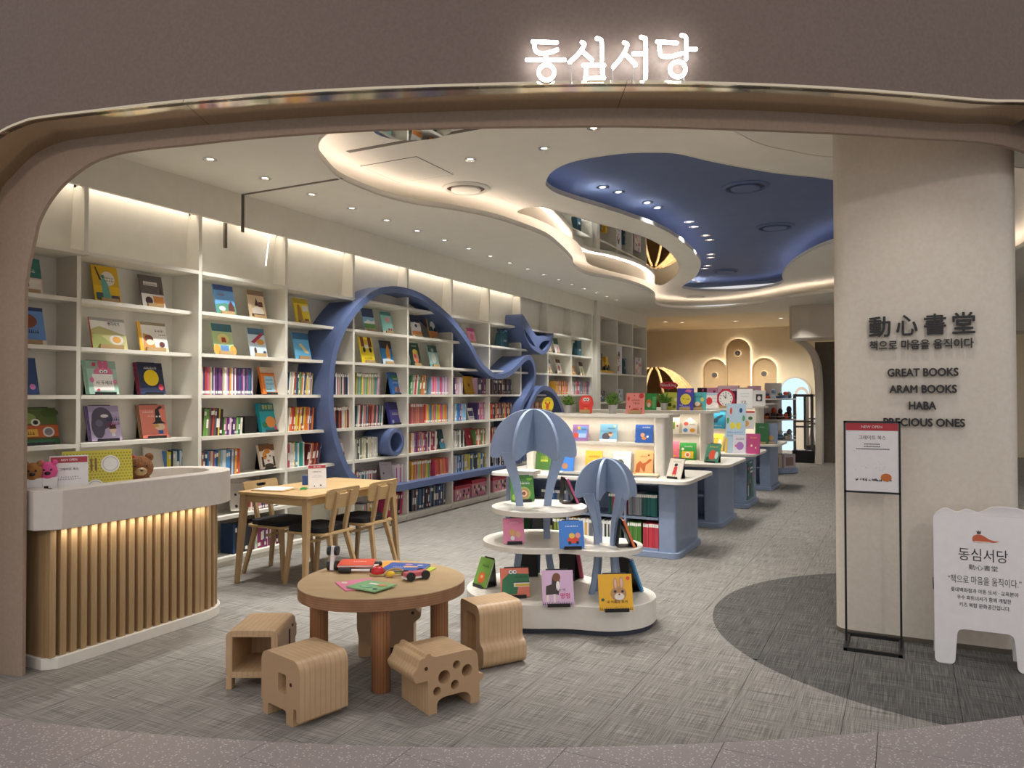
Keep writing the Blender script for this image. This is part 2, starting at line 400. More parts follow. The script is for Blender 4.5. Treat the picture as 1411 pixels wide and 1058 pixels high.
wf = sheet(op, ZI, 4.6, .03, 'wall_front_inner', 'plaster_inner'); wo = sheet(mc, ZO, 4.6, .03, 'wall_front_outer')
tr = struct(thing('trim_1', None, None)); cuts = [on_face(u, 160, ZI)[0] for u in (-400, 288, 851, 1392, 3000)]
for i in range(4):
    lerp = lambda x: next(((x, p[1]+(q[1]-p[1])*(x-p[0])/max(q[0]-p[0], 1e-6)) for p, q in zip(mc, mc[1:]) if p[0] <= x <= q[0] and q[0] > p[0]), None)
    seg = [p for p in mc if cuts[i]+.003 < p[0] < cuts[i+1]-.003]; h0, h1 = lerp(cuts[i]+.0012), lerp(cuts[i+1]-.0012)
    seg = ([h0] if h0 else []) + seg + ([h1] if h1 else [])
    V, Fs = [], []
    for a, z in seg:
        for db, dz in ((-.012, .0), (.30, .0), (.30, .012), (-.012, .012)): V.append(cf(a, ZO(a)+db, z+dz))
    for k in range(len(seg)-1):
        p, q = 4*k, 4*k+4; Fs += [(p, p+1, q+1, q), (p+3, p, q, q+3), (p+1, p+2, q+2, q+1), (p+2, p+3, q+3, q+2)]
    if len(seg) > 1: MB().add(V, Fs).build('metal_panel', 'bronze', tr, 30)
# ---- ceilings
def offset(poly, d):
    P = orient(poly, True); out = []
    for i in range(len(P)):
        a, b = Vector(P[i-1]), Vector(P[(i+1) % len(P)]); t = (b-a).normalized(); out.append((P[i][0]+t.y*d, P[i][1]-t.x*d))
    return out
cove = catmull([(-3.592,4.217),(-3.936,4.506),(-4.085,4.743),(-4.254,5.124),(-4.294,5.464),(-4.287,5.868),(-4.195,6.191),(-3.993,6.547),(-3.817,6.992),(-3.741,7.488),(-3.715,8.162),(-3.83,8.852),(-4.028,9.714),(-4.25,10.35),(-4.319,11.085),(-4.123,11.721),(-4.006,12.72),(-4.11,13.903),(-4.49,15.3),(-4.362,16.145),(-3.753,16.7),(-2.942,16.448),(-1.891,15.465),(-1.18,15.064),(.3,14.2),(1.2,12.2),(1.45,9.8),(1.15,7.9),(.3,7.0),(-.507,6.441),(-.746,6.164),(-.954,5.841),(-1.107,5.337),(-1.35,4.7),(-2.0,4.2),(-2.8,4.05)], 4, True)
blue = catmull([(-3.099,6.818),(-2.951,6.574),(-2.78,6.404),(-2.591,6.306),(-2.355,6.278),(-2.105,6.299),(-1.883,6.392),(-1.712,6.523),(-1.523,6.847),(-1.281,7.206),(-1.019,7.55),(-.628,7.961),(-.25,8.6),(-.1,9.6),(-.3,10.6),(-.884,11.349),(-1.188,11.869),(-1.563,12.81),(-1.865,14.007),(-1.991,14.945),(-2.322,15.488),(-2.814,15.742),(-3.256,15.63),(-3.648,15.301),(-3.814,14.813),(-3.666,14.347),(-3.278,13.57),(-2.89,12.359),(-2.737,11.491),(-2.655,10.326),(-2.678,9.389),(-2.819,8.599),(-2.958,8.017),(-3.094,7.527),(-3.16,7.183),(-3.141,6.94)], 4, True)
ZC, ZR, ZB = 3.375, 3.60, 3.85
front = [(cf(a, ZI(a)+.035).x, cf(a, ZI(a)+.035).y) for a in [-4.2+.3*k for k in range(37)] if cf(a, ZI(a)+.035).x < 4.4]
room = [(-5.80, front[0][1]+.25)] + [p for p in front if p[0] > -5.7] + [(4.5, 6.6), (4.5, 18.0), (-5.80, 18.0)]
struct(MB().ext([room, cove], ZC, ZC+.012, 'z').build('ceiling', 'ceiling_paint'))
def lip(hole, z, name, m, h=.055):
    return struct(MB().ext([offset(hole, .018), hole], z, z+h, 'z').build(name, m, None, 40))
lip(cove, ZC-.004, 'trim_2', 'ceiling_paint')
big = [(-5.80, front[0][1]+.25)] + [p for p in front if p[0] > -5.7] + [(4.5, 6.6), (4.5, 18.0), (-5.80, 18.0)]
struct(MB().ext([big, blue], ZR, ZR+.012, 'z').build('ceiling_raised', 'ceiling_paint'))
lip(blue, ZR-.004, 'trim_3', 'ceiling_paint', .05)
struct(MB().box(-4.6, 5.4, ZB, .9, 16.8, ZB+.02).build('ceiling_blue', 'blue_ceiling'))
# back zone ceiling and walls
struct(MB().box(-10, 18.0, ZC, 4.5, 26, ZC+.02).build('ceiling_back', 'backwall'))
struct(MB().box(-10, 22.0, -.0, 4.5, 22.2, ZC).build('wall_back', 'backwall'))
struct(MB().box(-5.82, 1.2, 0, -5.765, 17.45, ZC+.3).build('wall_left', 'cream'))
struct(MB().box(-10.1, 17.3, 0, -10, 26, ZC).build('wall_back_left', 'backwall'))
struct(MB().box(-10, 17.44, 0, -5.77, 17.5, ZC).build('wall_back_near', 'backwall'))
# cove light sources hidden behind the lips
def strip(name, label, path, r, m):
    o = MB().tube(path, r, 6, True).build(name, m); return tag(o, label, 'light strip')
strip('cove_light', 'warm light strip hidden behind the curved ceiling edge', [(x, y, ZC+.045) for x, y in offset(cove, .10)], .012, 'led_warm')
strip('cove_light', 'violet light strip hidden around the blue ceiling recess', [(x, y, ZR+.045) for x, y in offset(blue, .09)], .011, 'led_blue')
# mirrors on the raised ceiling
mir = [at_z(u, v, ZR-.006) for u, v in [(713,292.3),(726,285.8),(749,285.8),(781.5,295.5),(820.6,307),(863,318.4),(895.6,329.8),(921.7,346),(935.4,365.6),(931.5,378.7),(915,391.7),(902,391.7),(882.6,383.6),(843.5,373.8),(812.5,364),(806,352),(794.6,333),(765,313.5),(732.6,298.8)]]
tag(MB().ext([catmull([(p.x, p.y) for p in mir], 4, True)], ZR-.008, ZR-.001, 'z').build('ceiling_mirror', 'mirror'), 'long wavy mirror panel on the ceiling beside the blue recess', 'mirror')
p1, p2, p3 = at_z(515, 178, ZR), at_z(570, 192, ZR), at_z(622, 177, ZR); ctr = (p1+p3)/2
ax = (p3-p1)/2; ay = (p2-ctr)
el = [(ctr + ax*1.02*cos(t) + ay*1.0*sin(t)) for t in [2*pi*k/40 for k in range(40)]]
tag(MB().ext([[(p.x, p.y) for p in el]], ZR-.008, ZR-.001, 'z').build('ceiling_mirror', 'mirror'), 'small oval ceiling mirror half hidden by the entrance header', 'mirror')
# shutter slot across the ceiling, hatch
MBs = MB().box(-5.40, 5.14, ZC-.003, -4.25, 5.175, ZC+.002); tag(MBs.build('shutter_track', 'slot'), 'dark shutter slot from the bookcase to the curved ceiling edge', 'track')
q = at_z(735, 173, ZR); MBs = MB().box(-4.20, 5.15, ZR-.003, -1.2, 5.20, ZR+.002); tag(MBs.build('shutter_track', 'slot'), 'dark shutter slot running across the raised ceiling', 'track')
hp = [at_z(u, v, ZR-.002) for u, v in [(515,230.5),(572,221),(606,239),(553,247)]]
h = thing('access_hatch', 'square flush access hatch in the raised ceiling', 'hatch')
hc = sum(hp, Vector())/4; R_ = .30
MB().box(hc.x-R_, hc.y-R_, ZR-.004, hc.x+R_, hc.y+R_, ZR-.001).build('hatch_panel', 'ceiling_paint', h)
MB().ext([[(hc.x-R_-.006,hc.y-R_-.006),(hc.x+R_+.006,hc.y-R_-.006),(hc.x+R_+.006,hc.y+R_+.006),(hc.x-R_-.006,hc.y+R_+.006)], [(hc.x-R_,hc.y-R_),(hc.x+R_,hc.y-R_),(hc.x+R_,hc.y+R_),(hc.x-R_,hc.y+R_)]], ZR-.003, ZR-.0005, 'z').build('hatch_frame', 'slot', h)
# air diffusers
def diffuser(p, z, r, m, label):
    t = thing('air_diffuser', label, 'air vent', (p.x, p.y, z), 0, 'round ceiling air diffusers')
    MB().lathe([(r, 0), (r, -.008), (r*.9, -.022), (r*.84, -.024), (r*.80, -.002)], 36, None, None, False).build('ring', m, t, 40)
    MB().lathe([(r*.60, -.004), (r*.63, -.022), (r*.60, -.030), (.001, -.032)], 36, None, None, False).build('disc', m, t, 40)
    MB().lathe([(r*.81, -.003), (.001, -.003)], 36, None, None, False).build('gap_shade', 'dark_wood' if m != 'blue_ceiling' else 'navy', t)  # flat dark disc: shade of the gap inside the ring put into colour
diffuser(at_z(642, 259, ZR), ZR, .24, 'ceiling_paint', 'round cream air diffuser on the raised ceiling near the entrance')
diffuser(at_z(958, 408, ZR), ZR, .24, 'ceiling_paint', 'round cream air diffuser at the far end of the raised ceiling')
diffuser(at_z(1027, 257, ZB), ZB, .26, 'blue_ceiling', 'blue air diffuser nearest the entrance in the blue recess')
diffuser(at_z(1068, 312, ZB), ZB, .26, 'blue_ceiling', 'middle blue air diffuser in the blue recess')
diffuser(at_z(1000, 373, ZB), ZB, .26, 'blue_ceiling', 'farthest blue air diffuser in the blue recess')
diffuser(at_z(1143, 400, ZR), ZR, .24, 'ceiling_paint', 'cream air diffuser partly hidden behind the entrance column')
# downlights
def downlight(p, z, label, group, power=SPOT_W, r=.052, aim=(0,0), size=86, col=NEUT):
    t = thing('downlight', label, 'downlight', (p[0], p[1], z), 0, group)
    MB().lathe([(r*.78, -.001), (r, -.002), (r, -.007), (r*.80, -.008), (r*.62, .0)], 20, None, None, False).build('trim_ring', 'chrome', t, 40)
    MB().lathe([(.001, -.003), (r*.5, -.003)], 14, None, None, False).build('lamp_lens', 'bulb', t)
    if power: light('downlight_beam', 'SPOT', (p[0], p[1], z-.02), power, col, (p[0]+aim[0], p[1]+aim[1], 0), spot_size=radians(size), spot_blend=.75, shadow_soft_size=.04).parent = None
row = [(-4.81, 4.26+.587*k) for k in range(18)]
for k, (x, y) in enumerate(row):
    downlight((x-.009*k, y), ZC, 'chrome downlight along the bookcase, ' + ORD[k] + ' from the entrance', 'downlights along the bookcase', SPOT_W if k % 2 == 0 or k < 3 else 0, aim=(-.35 if k % 2 else .25, 0))
for (u, v), lb in zip([(648,219),(750,204),(818,176)], ['nearest the bookcase', 'in the middle', 'nearest the header']):
    p = at_z(u, v, ZR); downlight((p.x, p.y), ZR, 'chrome downlight on the raised cream ceiling, ' + lb, 'downlights on the raised ceiling', SPOT_W*1.6)
for k, (x, y) in enumerate([(-2.98,8.09),(-2.89,8.37),(-2.74,8.99),(-2.7,9.29),(-2.55,10.25),(-2.57,10.59),(-2.56,11.25),(-2.58,11.6),(-2.83,12.81),(-2.9,13.11),(-3.13,13.91),(-3.25,14.2),(-3.78,15.54),(-3.75,15.83)]):
    downlight((x, y), ZB, 'white downlight in the blue recess, ' + ORD[k] + ' from the entrance', 'paired downlights in the blue recess', SPOT_W*1.25 if k % 2 == 0 else 0, .07)
for k, (u, v) in enumerate([(917,443),(940,444),(1013,442),(1076,438)]):
    p = at_z(u, v, ZC); downlight((p.x, p.y), ZC, 'warm downlight on the back zone ceiling, ' + ORD[k] + ' from the left', 'downlights of the back zone', SPOT_W*(1.0 if k < 2 else 2.0), .09, (0, 1.2), 120, (1, .93, .82))
# added spots without fixtures, brightening the entrance, column, aisle and back zone
for x, y, z, pw in [(-2.6,4.4,ZR,70),(-1.35,5.2,ZC,50),(.1,4.75,ZC,18),(.9,8.6,ZR,90),(-.9,9.5,ZB,70),(-.9,13.5,ZB,70),(1.5,12.5,ZC,70),(-1.9,16.4,ZC,80),(-2.3,19.6,ZC,110),(-1.4,20.5,ZC,70),(-6,20,ZC,7),(-1.2,17.4,2.45,22)]:
    light('fill_spot', 'SPOT', (x, y, z-.05), pw, NEUT, (x, y, 0), spot_size=radians(95), spot_blend=.8, shadow_soft_size=.05)
for a, pw in [(-2.9,90),(-.3,50),(2.5,70)]:  # unseen spots behind the camera, added to light the inner storefront face
    p = cf(a, -.9, 3.7); q = cf(a, 3.8, 2.3); light('front_fill_spot', 'SPOT', p, pw, (1, .86, .80), q, spot_size=radians(80), spot_blend=.9, shadow_soft_size=.08)
# ---- bookcase wall
WX = -5.41; DY = [4.69+1.0405*(n-1) for n in range(0, 11)]         # uprights D0..D10
SZ = [2.605, 2.26, 1.895, 1.535, 1.17, .808, .45, .08]
ROW = dict(A=2.26, B=1.895, C=1.535, D=1.17, E=.808, F=.45, G=.08)
bc = tag(thing('wall_bookcase', 'long cream built-in bookcase filling the left wall', 'bookcase'))
MB().box(-5.762, 1.6, 0, -5.74, 14.12, 3.37).build('back_panel', 'cream', bc)
MB().box(-5.74, 1.6, 0, WX-.012, 14.12, .05).build('plinth', 'cream', bc)
up = MB().box(-5.74, -.017, 0, WX, .017, 3.09).mesh('upright', 'cream')
upl = MB().box(-5.74, -.017, 0, -5.495, .017, 2.58).mesh('upright_low', 'cream'); uph = MB().box(-5.74, -.017, 2.58, WX, .017, 3.09).mesh('upright_high', 'cream')
def pc(name, me, loc, parent): o = link(name, me, parent); o.location = loc; return o
for n, y in enumerate(DY):
    if n == 0: pc('upright', upl, (0, y, 0), bc); pc('upright', uph, (0, y, 0), bc)
    else: pc('upright', up, (0, y, 0), bc)
MB().box(-5.74, DY[10]+.017, 0, WX, DY[10]+.06, 3.09).build('upright', 'cream', bc)
ln = DY[1]-DY[0]-.034
bm_ = MB().box(-5.74, 0, -.03, WX+.002, ln, 0).mesh('shelf_board', 'cream'); bs_ = MB().box(-5.74, 0, -.03, -5.49, ln, 0).mesh('shelf_board_short', 'cream')
for n in range(-1, 10):
    y = DY[0]+1.0405*n+.017
    for k, z in enumerate(SZ):
        pc('shelf_board', bs_ if n < 1 and k > 0 else bm_, (0, y, z), bc)
npm = MB().hexa([(-5.60,0,2.606),(-5.575,0,2.606),(-5.575,ln,2.606),(-5.60,ln,2.606)], [(-5.545,0,3.30),(-5.525,0,3.30),(-5.525,ln,3.30),(-5.545,ln,3.30)]).mesh('niche_panel', 'cream')
for n in range(-1, 10): pc('niche_panel', npm, (0, DY[0]+1.0405*n+.017, 0), bc)
for y0, y1 in ((1.6, 5.145), (5.18, 14.16)): struct(MB().box(WX-.03, y0, 3.085, WX+.004, y1, ZC).build('wall_bulkhead', 'cream'))
struct(MB().box(WX-.10, 14.16, 3.085, WX+.07, 17.46, ZC).build('wall_bulkhead', 'cream'))
fb = thing('toy_shelf', 'far pale cubby shelf unit of three bays holding toys', 'shelf')
FY = [14.34+1.03*k for k in range(4)]
MB().box(-5.762, 14.13, 0, -5.74, 17.44, 3.37).build('back_panel', 'cream', fb)
MB().box(-5.74, 14.16, 0, WX+.06, 14.36, 3.085).build('end_panel', 'cream', fb)
for y in FY[1:]: MB().box(-5.74, y-.02, 0, WX+.06, y+.02, 3.085).build('upright', 'cream', fb)
for k in range(3):
    for z in (2.6, 1.97, 1.38, .8, .1): MB().box(-5.74, FY[k]+.02, z-.035, WX+.06, FY[k+1]-.02, z).build('shelf_board', 'cream', fb)
# light strips behind the bulkhead
for y0, y1 in [(2.6, 5.1), (5.2, 10.9), (14.4, 17.3)]:
    o = light('shelf_light', 'AREA', (-5.475, (y0+y1)/2, 3.17), 1.1*(y1-y0), (1, .88, .76), (WX-.22, (y0+y1)/2, 2.6), shape='RECTANGLE', size=y1-y0, size_y=.02)
    M_ = Matrix(((0, .26, .966), (1, 0, 0), (0, .966, -.26))); o.rotation_euler = (0, 0, 0)
    zc = Vector((.12, 0, 1)).normalized(); xc = Vector((0, 1, 0)); yc = zc.cross(xc); m4 = Matrix((xc, yc, zc)).transposed().to_4x4(); m4.translation = o.location; o.matrix_world = m4
tag(MB().box(WX-.005, 5.148, 3.03, WX+.008, 5.178, ZC).build('shutter_guide', 'slot'), 'grey shutter guide in the slot of the bulkhead', 'rail')
tag(MB().box(-5.50, 5.02, 2.87, -5.475, 5.045, 3.12).build('hanging_bracket', 'slot'), 'grey metal strip hanging below the bulkhead', 'bracket')
pw_ = [at_x(u, v, -5.50) for u, v in [(376,318),(371,330),(369,342),(367,358),(366.5,366)]]
tag(MB().tube(catmull([tuple(p) for p in pw_], 4), .006, 6).build('loose_light_cable', 'bulb'), 'loose glowing light strip end dangling above the bookcase', 'cable')
# ---- entrance column
COLX0, COLX1, COLY0 = -.405, .60, 5.36
struct(MB().ext([rrect(COLX0, COLY0, COLX1, 6.5, .11, 8)], 0, ZR, 'z').build('wall_column', 'column_paint', None, 35))
struct(MB().ext([rrect(COLX0-.004, COLY0-.004, COLX1+.004, 6.504, .11, 8)], 0, .03, 'z').build('baseboard_column', 'slot', None, 35))
LM = Matrix(((1,0,0,0),(0,0,-1,COLY0-.022),(0,1,0,0),(0,0,0,1)))     # text plane facing the entrance
sg = thing('column_lettering', 'dark raised lettering with shadows on the entrance column', 'sign')
def cbox(cx0, cy0, cx1, cy1):
    a = at_y(1180+cx0/5.879, 420+cy1/5.879, COLY0-.02); b = at_y(1180+cx1/5.879, 420+cy0/5.879, COLY0-.02); return a.x, a.z, b.x, b.z
def colpos(cx, cy): p = at_y(1180+cx/5.879, 420+cy/5.879, COLY0-.02); return p.x, p.z
def raised(s, cx0, cx1, cyb, hgt, off=.0010):
    x0, z = colpos(cx0, cyb); x1, _ = colpos(cx1, cyb); mb = MB()
    for dx_, dz_ in ((0,0),(off,0),(-off,0),(0,off),(0,-off)): put_text(mb, s, x0+dx_, z+dz_, x1+dx_, z+hgt+dz_, LM @ Matrix.Translation((0,0,.0001*(dx_+2*dz_)/off)), None, .012, 0.0)
    mb.v = [(x, COLY0-.022-(COLY0-.022-y)*.6, zz) for x, y, zz in mb.v]
    mb.build('letters', 'black_metal', sg)
k_ = .0009
for s, a_, b_, yb in [('動',105,275,262),('心',325,495,250),('書',550,725,243),('堂',780,960,232)]: raised(s, a_, b_, yb, .125, .0022)
raised('책으로 마음을 움직이다', 108, 950, 368, .058)
for s, a_, b_, yb in [('GREAT BOOKS',255,825,580),('ARAM BOOKS',270,812,713),('HABA',428,645,846),('PRECIOUS ONES',222,878,978)]: raised(s, a_, b_, yb, .047, .0019)
# ---- back wall features
for (cx, zt, lz, lb) in [(-4.1, 3.07, 2.67, 'tall middle arch panel with a round lamp on the back wall'), (-4.745, 2.53, 2.07, 'low arch panel with a round lamp left of the tall arch'), (-3.405, 2.53, 2.09, 'low arch panel with a round lamp right of the tall arch')]:
    r = .325; t = thing('arch_panel', lb, 'wall panel', (cx, 22, 0), 0, 'arch panels on the back wall')
    out = [(-r, 0), (r, 0)] + [(r*cos(a), zt-r+r*sin(a)) for a in [pi*k/20 for k in range(21)]]
    inn = [(x*.86, .0 if z == 0 else zt-r+(z-zt+r)*.86) for x, z in out]
    MB().ext([out], -.10, -.06).build('panel', 'dome_wood' if 0 else 'tan_panel', t, 40)
    rim = [(-r, 0), (-r*.9, 0)] + [(r*.9*cos(a), zt-r+r*.9*sin(a)) for a in [pi-pi*k/20 for k in range(21)]] + [(r*.9, 0), (r, 0)] + [(r*cos(a), zt-r+r*sin(a)) for a in [pi*k/20 for k in range(21)]]
    MB().ext([rim], -.16, -.10).build('rim', 'tan_panel', t, 40)
    MB().tube([(x*.93, -.035, z if z == 0 else zt-r+(z-zt+r)*.93) for x, z in out[1:]+out[:1]], .012, 6).build('halo_light', 'halo', t)
    L_ = Matrix.Translation((0, -.13, lz)) @ Matrix.Rotation(pi/2, 4, 'X')
    MB().lathe([(.075, 0), (.075, .03), (.001, .03)], 24, None, L_, False).build('lamp_disc', 'dark_grey', t, 40)
    MB().lathe([(.001, -.02), (.066, -.02), (.066, -.012)], 20, None, L_, False).build('lamp_glow', 'halo', t)
# ================================================================== BOOKS
def art(mb, items, W, H, y=-.0009):
    # flat cover print: shapes in unit coordinates of the cover, each layer a little in front of the last
    for k, it in enumerate(items):
        yy = y - .00035*k; t = it[0]; c = HX(it[-1]); q = lambda x, z: ((x-.5)*W, yy, z*H)
        if t == 'r': x0, z0, x1, z1 = it[1:5]; mb.add([q(x0,z0), q(x1,z0), q(x1,z1), q(x0,z1)], [(0,1,2,3)], c)
        elif t == 'e': cx, cz, rx, rz = it[1:5]; mb.add([q(cx+rx*cos(2*pi*i/18), cz+rz*sin(2*pi*i/18)) for i in range(18)], [tuple(range(18))], c)
        elif t == 'p':
            P = orient(it[1], True); tr = tessellate_polygon([[Vector((a, b, 0)) for a, b in P]])
            mb.add([q(a, b) for a, b in P], [tuple(f) for f in tr], c)
        elif t == 't':
            cx, cz, wd, ht = it[2:6]; M = Matrix(((1,0,0,0),(0,0,-1,yy),(0,1,0,0),(0,0,0,1)))
            put_text(mb, it[1], (cx-wd/2-.5)*W, (cz-ht/2)*H, (cx+wd/2-.5)*W, (cz+ht/2)*H, M, c, 0, .01)
        elif t == 'w':                                # illegible title: a run of small marks
            x0, x1, z, h = it[1:5]; r = random.Random(int(x0*991+z*77)); x = x0
            while x < x1-.02:
                d = .045+.03*r.random(); hh = h*(.6+.4*r.random())
                mb.add([q(x,z), q(x+d*.7,z), q(x+d*.7,z+hh*.3), q(x,z+hh*.3)], [(0,1,2,3)], c)
                mb.add([q(x+d*.2,z+hh*.3), q(x+d*.45,z+hh*.3), q(x+d*.45,z+hh), q(x+d*.2,z+hh)], [(0,1,2,3)], c); x += d
def book(loc, rz, W, H, T, col, items, label, lean=12, cat='book', group=None, name='picture_book', spine=None, copies=0, flat=False, shape=None, tilt=0):
    c = HX(col); sp = HX(spine) if spine else c; b = .002
    mb = MB()
    if shape: mb.ext([[((x-.5)*W, z*H) for x, z in shape]], 0, T, 'y', c)
    else:
        mb.box(-W/2, 0, 0, W/2, b, H, c); mb.box(-W/2, T-b, 0, W/2, T, H, c); mb.box(-W/2-b, 0, 0, -W/2, T, H, sp)
    o = mb.build(name, 'print')
    if not shape: MB().box(-W/2, b, .003, W/2-.003, T-b, H-.003).build('pages', 'paper', o)
    if items:
        am = MB(); art(am, items, W, H); am.build('cover_print', 'print', o)
    o.location = loc; o.rotation_euler = (-radians(90) if flat else -radians(lean), radians(tilt), rz)
    tag(o, label, cat, group)
    for k in range(copies):
        d = MB().box(-W/2, 0, 0, W/2, T, H, c).box(-W/2-.001, 0, 0, -W/2, T, H, sp).build(name, 'print')
        off = Vector((-(k+1)*.004, (k+1)*(T+.002)*1.02, 0)); off.rotate(o.rotation_euler)
        d.location = Vector(loc)+Vector((off.x, off.y, 0)); d.rotation_euler = o.rotation_euler
        tag(d, ORD[k] + ' copy stacked behind the ' + label, cat, 'copies behind the ' + label[:40])
    return o
def easel(loc, rz, W, H, lean, kind, of, T=.012):
    mk = 'oak' if kind == 'wood' else 'black_metal'; o = thing('book_stand', ('pale wooden' if kind == 'wood' else 'black metal') + ' stand holding the ' + ' '.join(of.split()[:10]), 'book stand', loc, rz, 'book stands')
    s, c_ = sin(radians(lean)), cos(radians(lean))
    if kind == 'wood':
        MB().box(-W*.34, -.020, -.005, W*.34, -.006, .032).build('ledge', mk, o, bev=.0015)
        MB().box(-W*.2, -.020, -.005, W*.2, .10, .0).build('base', mk, o)
        MB().hexa([(-.012,.085,0),(.012,.085,0),(.012,.10,0),(-.012,.10,0)], [(-.012,T+.006+H*.5*s,H*.5*c_),(.012,T+.006+H*.5*s,H*.5*c_),(.012,T+.016+H*.5*s,H*.5*c_),(-.012,T+.016+H*.5*s,H*.5*c_)]).build('prop', mk, o)
    else:
        w = W*.36; h = H*1.02
        MB().box(-w, -.014, -.006, w, T+.10, -.002).build('base', mk, o)
        MB().box(-w, -.016, -.006, w, -.012, .016).build('lip', mk, o)
        y0 = T+.003
        MB().hexa([(-w,y0,0),(w,y0,0),(w,y0+.003,0),(-w,y0+.003,0)], [(-w,y0+h*s,h*c_),(w,y0+h*s,h*c_),(w,y0+.003+h*s,h*c_),(-w,y0+.003+h*s,h*c_)]).build('back_plate', mk, o)
        MB().hexa([(-w,T+.097,-.002),(w,T+.097,-.002),(w,T+.10,-.002),(-w,T+.10,-.002)], [(-w,y0+.004+h*s*.97,h*c_*.97),(w,y0+.004+h*s*.97,h*c_*.97),(w,y0+.007+h*s*.97,h*c_*.97),(-w,y0+.007+h*s*.97,h*c_*.97)]).build('support', mk, o)
    return o
def wallbook(u, row, W, H, col, items, label, st='wood', copies=0, T=.011, lean=13, X=WX-.10, spine=None, rz=90, shape=None):
    z = ROW[row]; y = at_x(u, 480, X).y
    book((X, y, z+.007), radians(rz), W, H, T, col, items, label, lean, 'book', None, 'picture_book', spine, copies, shape=shape)
    if st: easel((X, y, z+.007), radians(rz), W, H, lean, st, label.split(' on ')[0].split(' in ')[0], T + copies*.014)
wb = wallbook
XB = -5.60
wb(39, 'A', .22, .27, '3F7A74', [('r',0,0,1,.45,'E9C7C0'),('e',.35,.3,.22,.2,'2B2730'),('r',.55,.05,.95,.4,'F2ECE0'),('w',.2,.8,.6,.12,'F4F2EA')], 'teal book with a dark haired figure half hidden by the entrance jamb', X=XB)
wb(40, 'B', .26, .28, '6E9BD8', [('r',0,.9,1,1,'394A7A'),('e',.5,.62,.3,.2,'8A4B33'),('e',.35,.78,.2,.1,'F5F1E6'),('r',0,0,1,.12,'F3E3D2'),('w',.3,.8,.3,.12,'24304F')], 'sky blue book with a brown animal at the left jamb', X=XB)
wb(34, 'C', .22, .27, '2F4C7E', [('e',.8,.2,.1,.08,'D88BC0')], 'navy book edge showing beside the left jamb', None, X=XB)
wb(52, 'D', .34, .27, '7C5A34', [('r',0,.55,1,1,'5B6E35'),('e',.3,.72,.25,.16,'8FA65A'),('e',.85,.86,.2,.12,'4C5E2C'),('r',0,.2,1,.52,'C9622F'),('r',0,.22,.55,.42,'E0B24A'),('w',.08,.5,.27,.1,'4A3315'),('e',.78,.33,.13,.14,'E8E4DC'),('e',.78,.33,.09,.1,'8E8B90'),('e',.52,.6,.1,.1,'F2EEE4'),('e',.52,.6,.055,.06,'222222'),('r',0,0,1,.14,'2F6A45')], 'green and orange picture book with a big car on the shelf above the counter', 'black', X=XB)
wb(150, 'A', .22, .30, 'F0C51E', [('r',0,.45,1,1,'DDB01F'),('e',.58,.66,.27,.2,'EFE9D8'),('p',[(.3,.1),(.62,.1),(.55,.5),(.42,.68),(.28,.62),(.3,.4)],'6FB3A4'),('p',[(.24,.6),(.32,.6),(.16,.95),(.1,.95)],'4E3A2E'),('e',.38,.7,.07,.05,'4C8579'),('r',.62,.05,.95,.2,'5A4A5C'),('r',.05,.05,.3,.25,'3C5A60'),('w',.42,.8,.66,.05,'55483A'),('w',.42,.8,.58,.05,'55483A')], 'yellow book with a green statue on its cover', X=XB)
wb(213, 'A', .22, .28, '6A625E', [('r',0,0,1,.42,'F1EBE6'),('r',.15,.68,.75,.8,'DDD6CC'),('w',.18,.7,.7,.07,'5A524E'),('r',.5,.08,.95,.36,'E59A4E'),('e',.3,.2,.16,.13,'4B3440'),('p',[(.8,.45),(.92,.45),(.88,.62),(.86,.75),(.84,.62)],'4A3E36')], 'grey and white book with orange columns beside the yellow statue book', X=XB)
wb(153, 'B', .30, .25, 'F0EEE6', [('r',0,.9,1,1,'A8A6A2'),('p',[(0,0),(1,0),(1,.45),(.6,.6),(.25,.72),(0,.6)],'CBC68A'),('p',[(0,0),(.7,0),(.3,.4),(0,.5)],'A8B26A'),('e',.7,.3,.2,.17,'E8E2D8'),('e',.7,.3,.12,.11,'E3A64C'),('t','쌍가리기',.66,.82,.34,.12,'3A3632')], 'white book with a red spine and a green meadow cover', spine='C8402F', X=XB)
wb(214, 'B', .27, .25, 'F3F0E8', [('r',0,.9,1,1,'9A8C72'),('r',0,0,.1,1,'F0B93A'),('p',[(.1,0),(.55,0),(.5,.35),(.4,.55),(.15,.6)],'D79B55'),('e',.33,.42,.16,.13,'7A4B33'),('e',.36,.3,.14,.1,'F3E6D0'),('r',.4,.0,1,.12,'EBD2B0'),('e',.78,.24,.1,.1,'6A3A40'),('w',.58,.92,.68,.09,'3F3A36'),('w',.7,.92,.56,.06,'3F3A36')], 'white and orange book with a tiger family cover', spine='F0B03A', X=XB)
wb(145, 'C', .25, .27, 'A9CDBB', [('r',0,.76,1,1,'93AFA0'),('e',.55,.66,.33,.16,'E07FA8'),('e',.47,.88,.09,.13,'C85F86'),('e',.65,.88,.09,.13,'C85F86'),('r',.15,.1,.85,.6,'F4F1EC'),('e',.47,.68,.07,.05,'FFFFFF'),('e',.62,.68,.07,.05,'FFFFFF'),('e',.48,.67,.03,.025,'222222'),('e',.61,.67,.03,.025,'222222'),('e',.12,.42,.07,.08,'E07FA8'),('e',.9,.36,.07,.08,'E07FA8'),('t','사 두세요',.52,.34,.55,.12,'3A3436'),('e',.24,.88,.07,.06,'C2415C'),('e',.3,.12,.05,.04,'D65F78')], 'mint book with a pink rabbit on its cover', 'black', 2, X=XB)
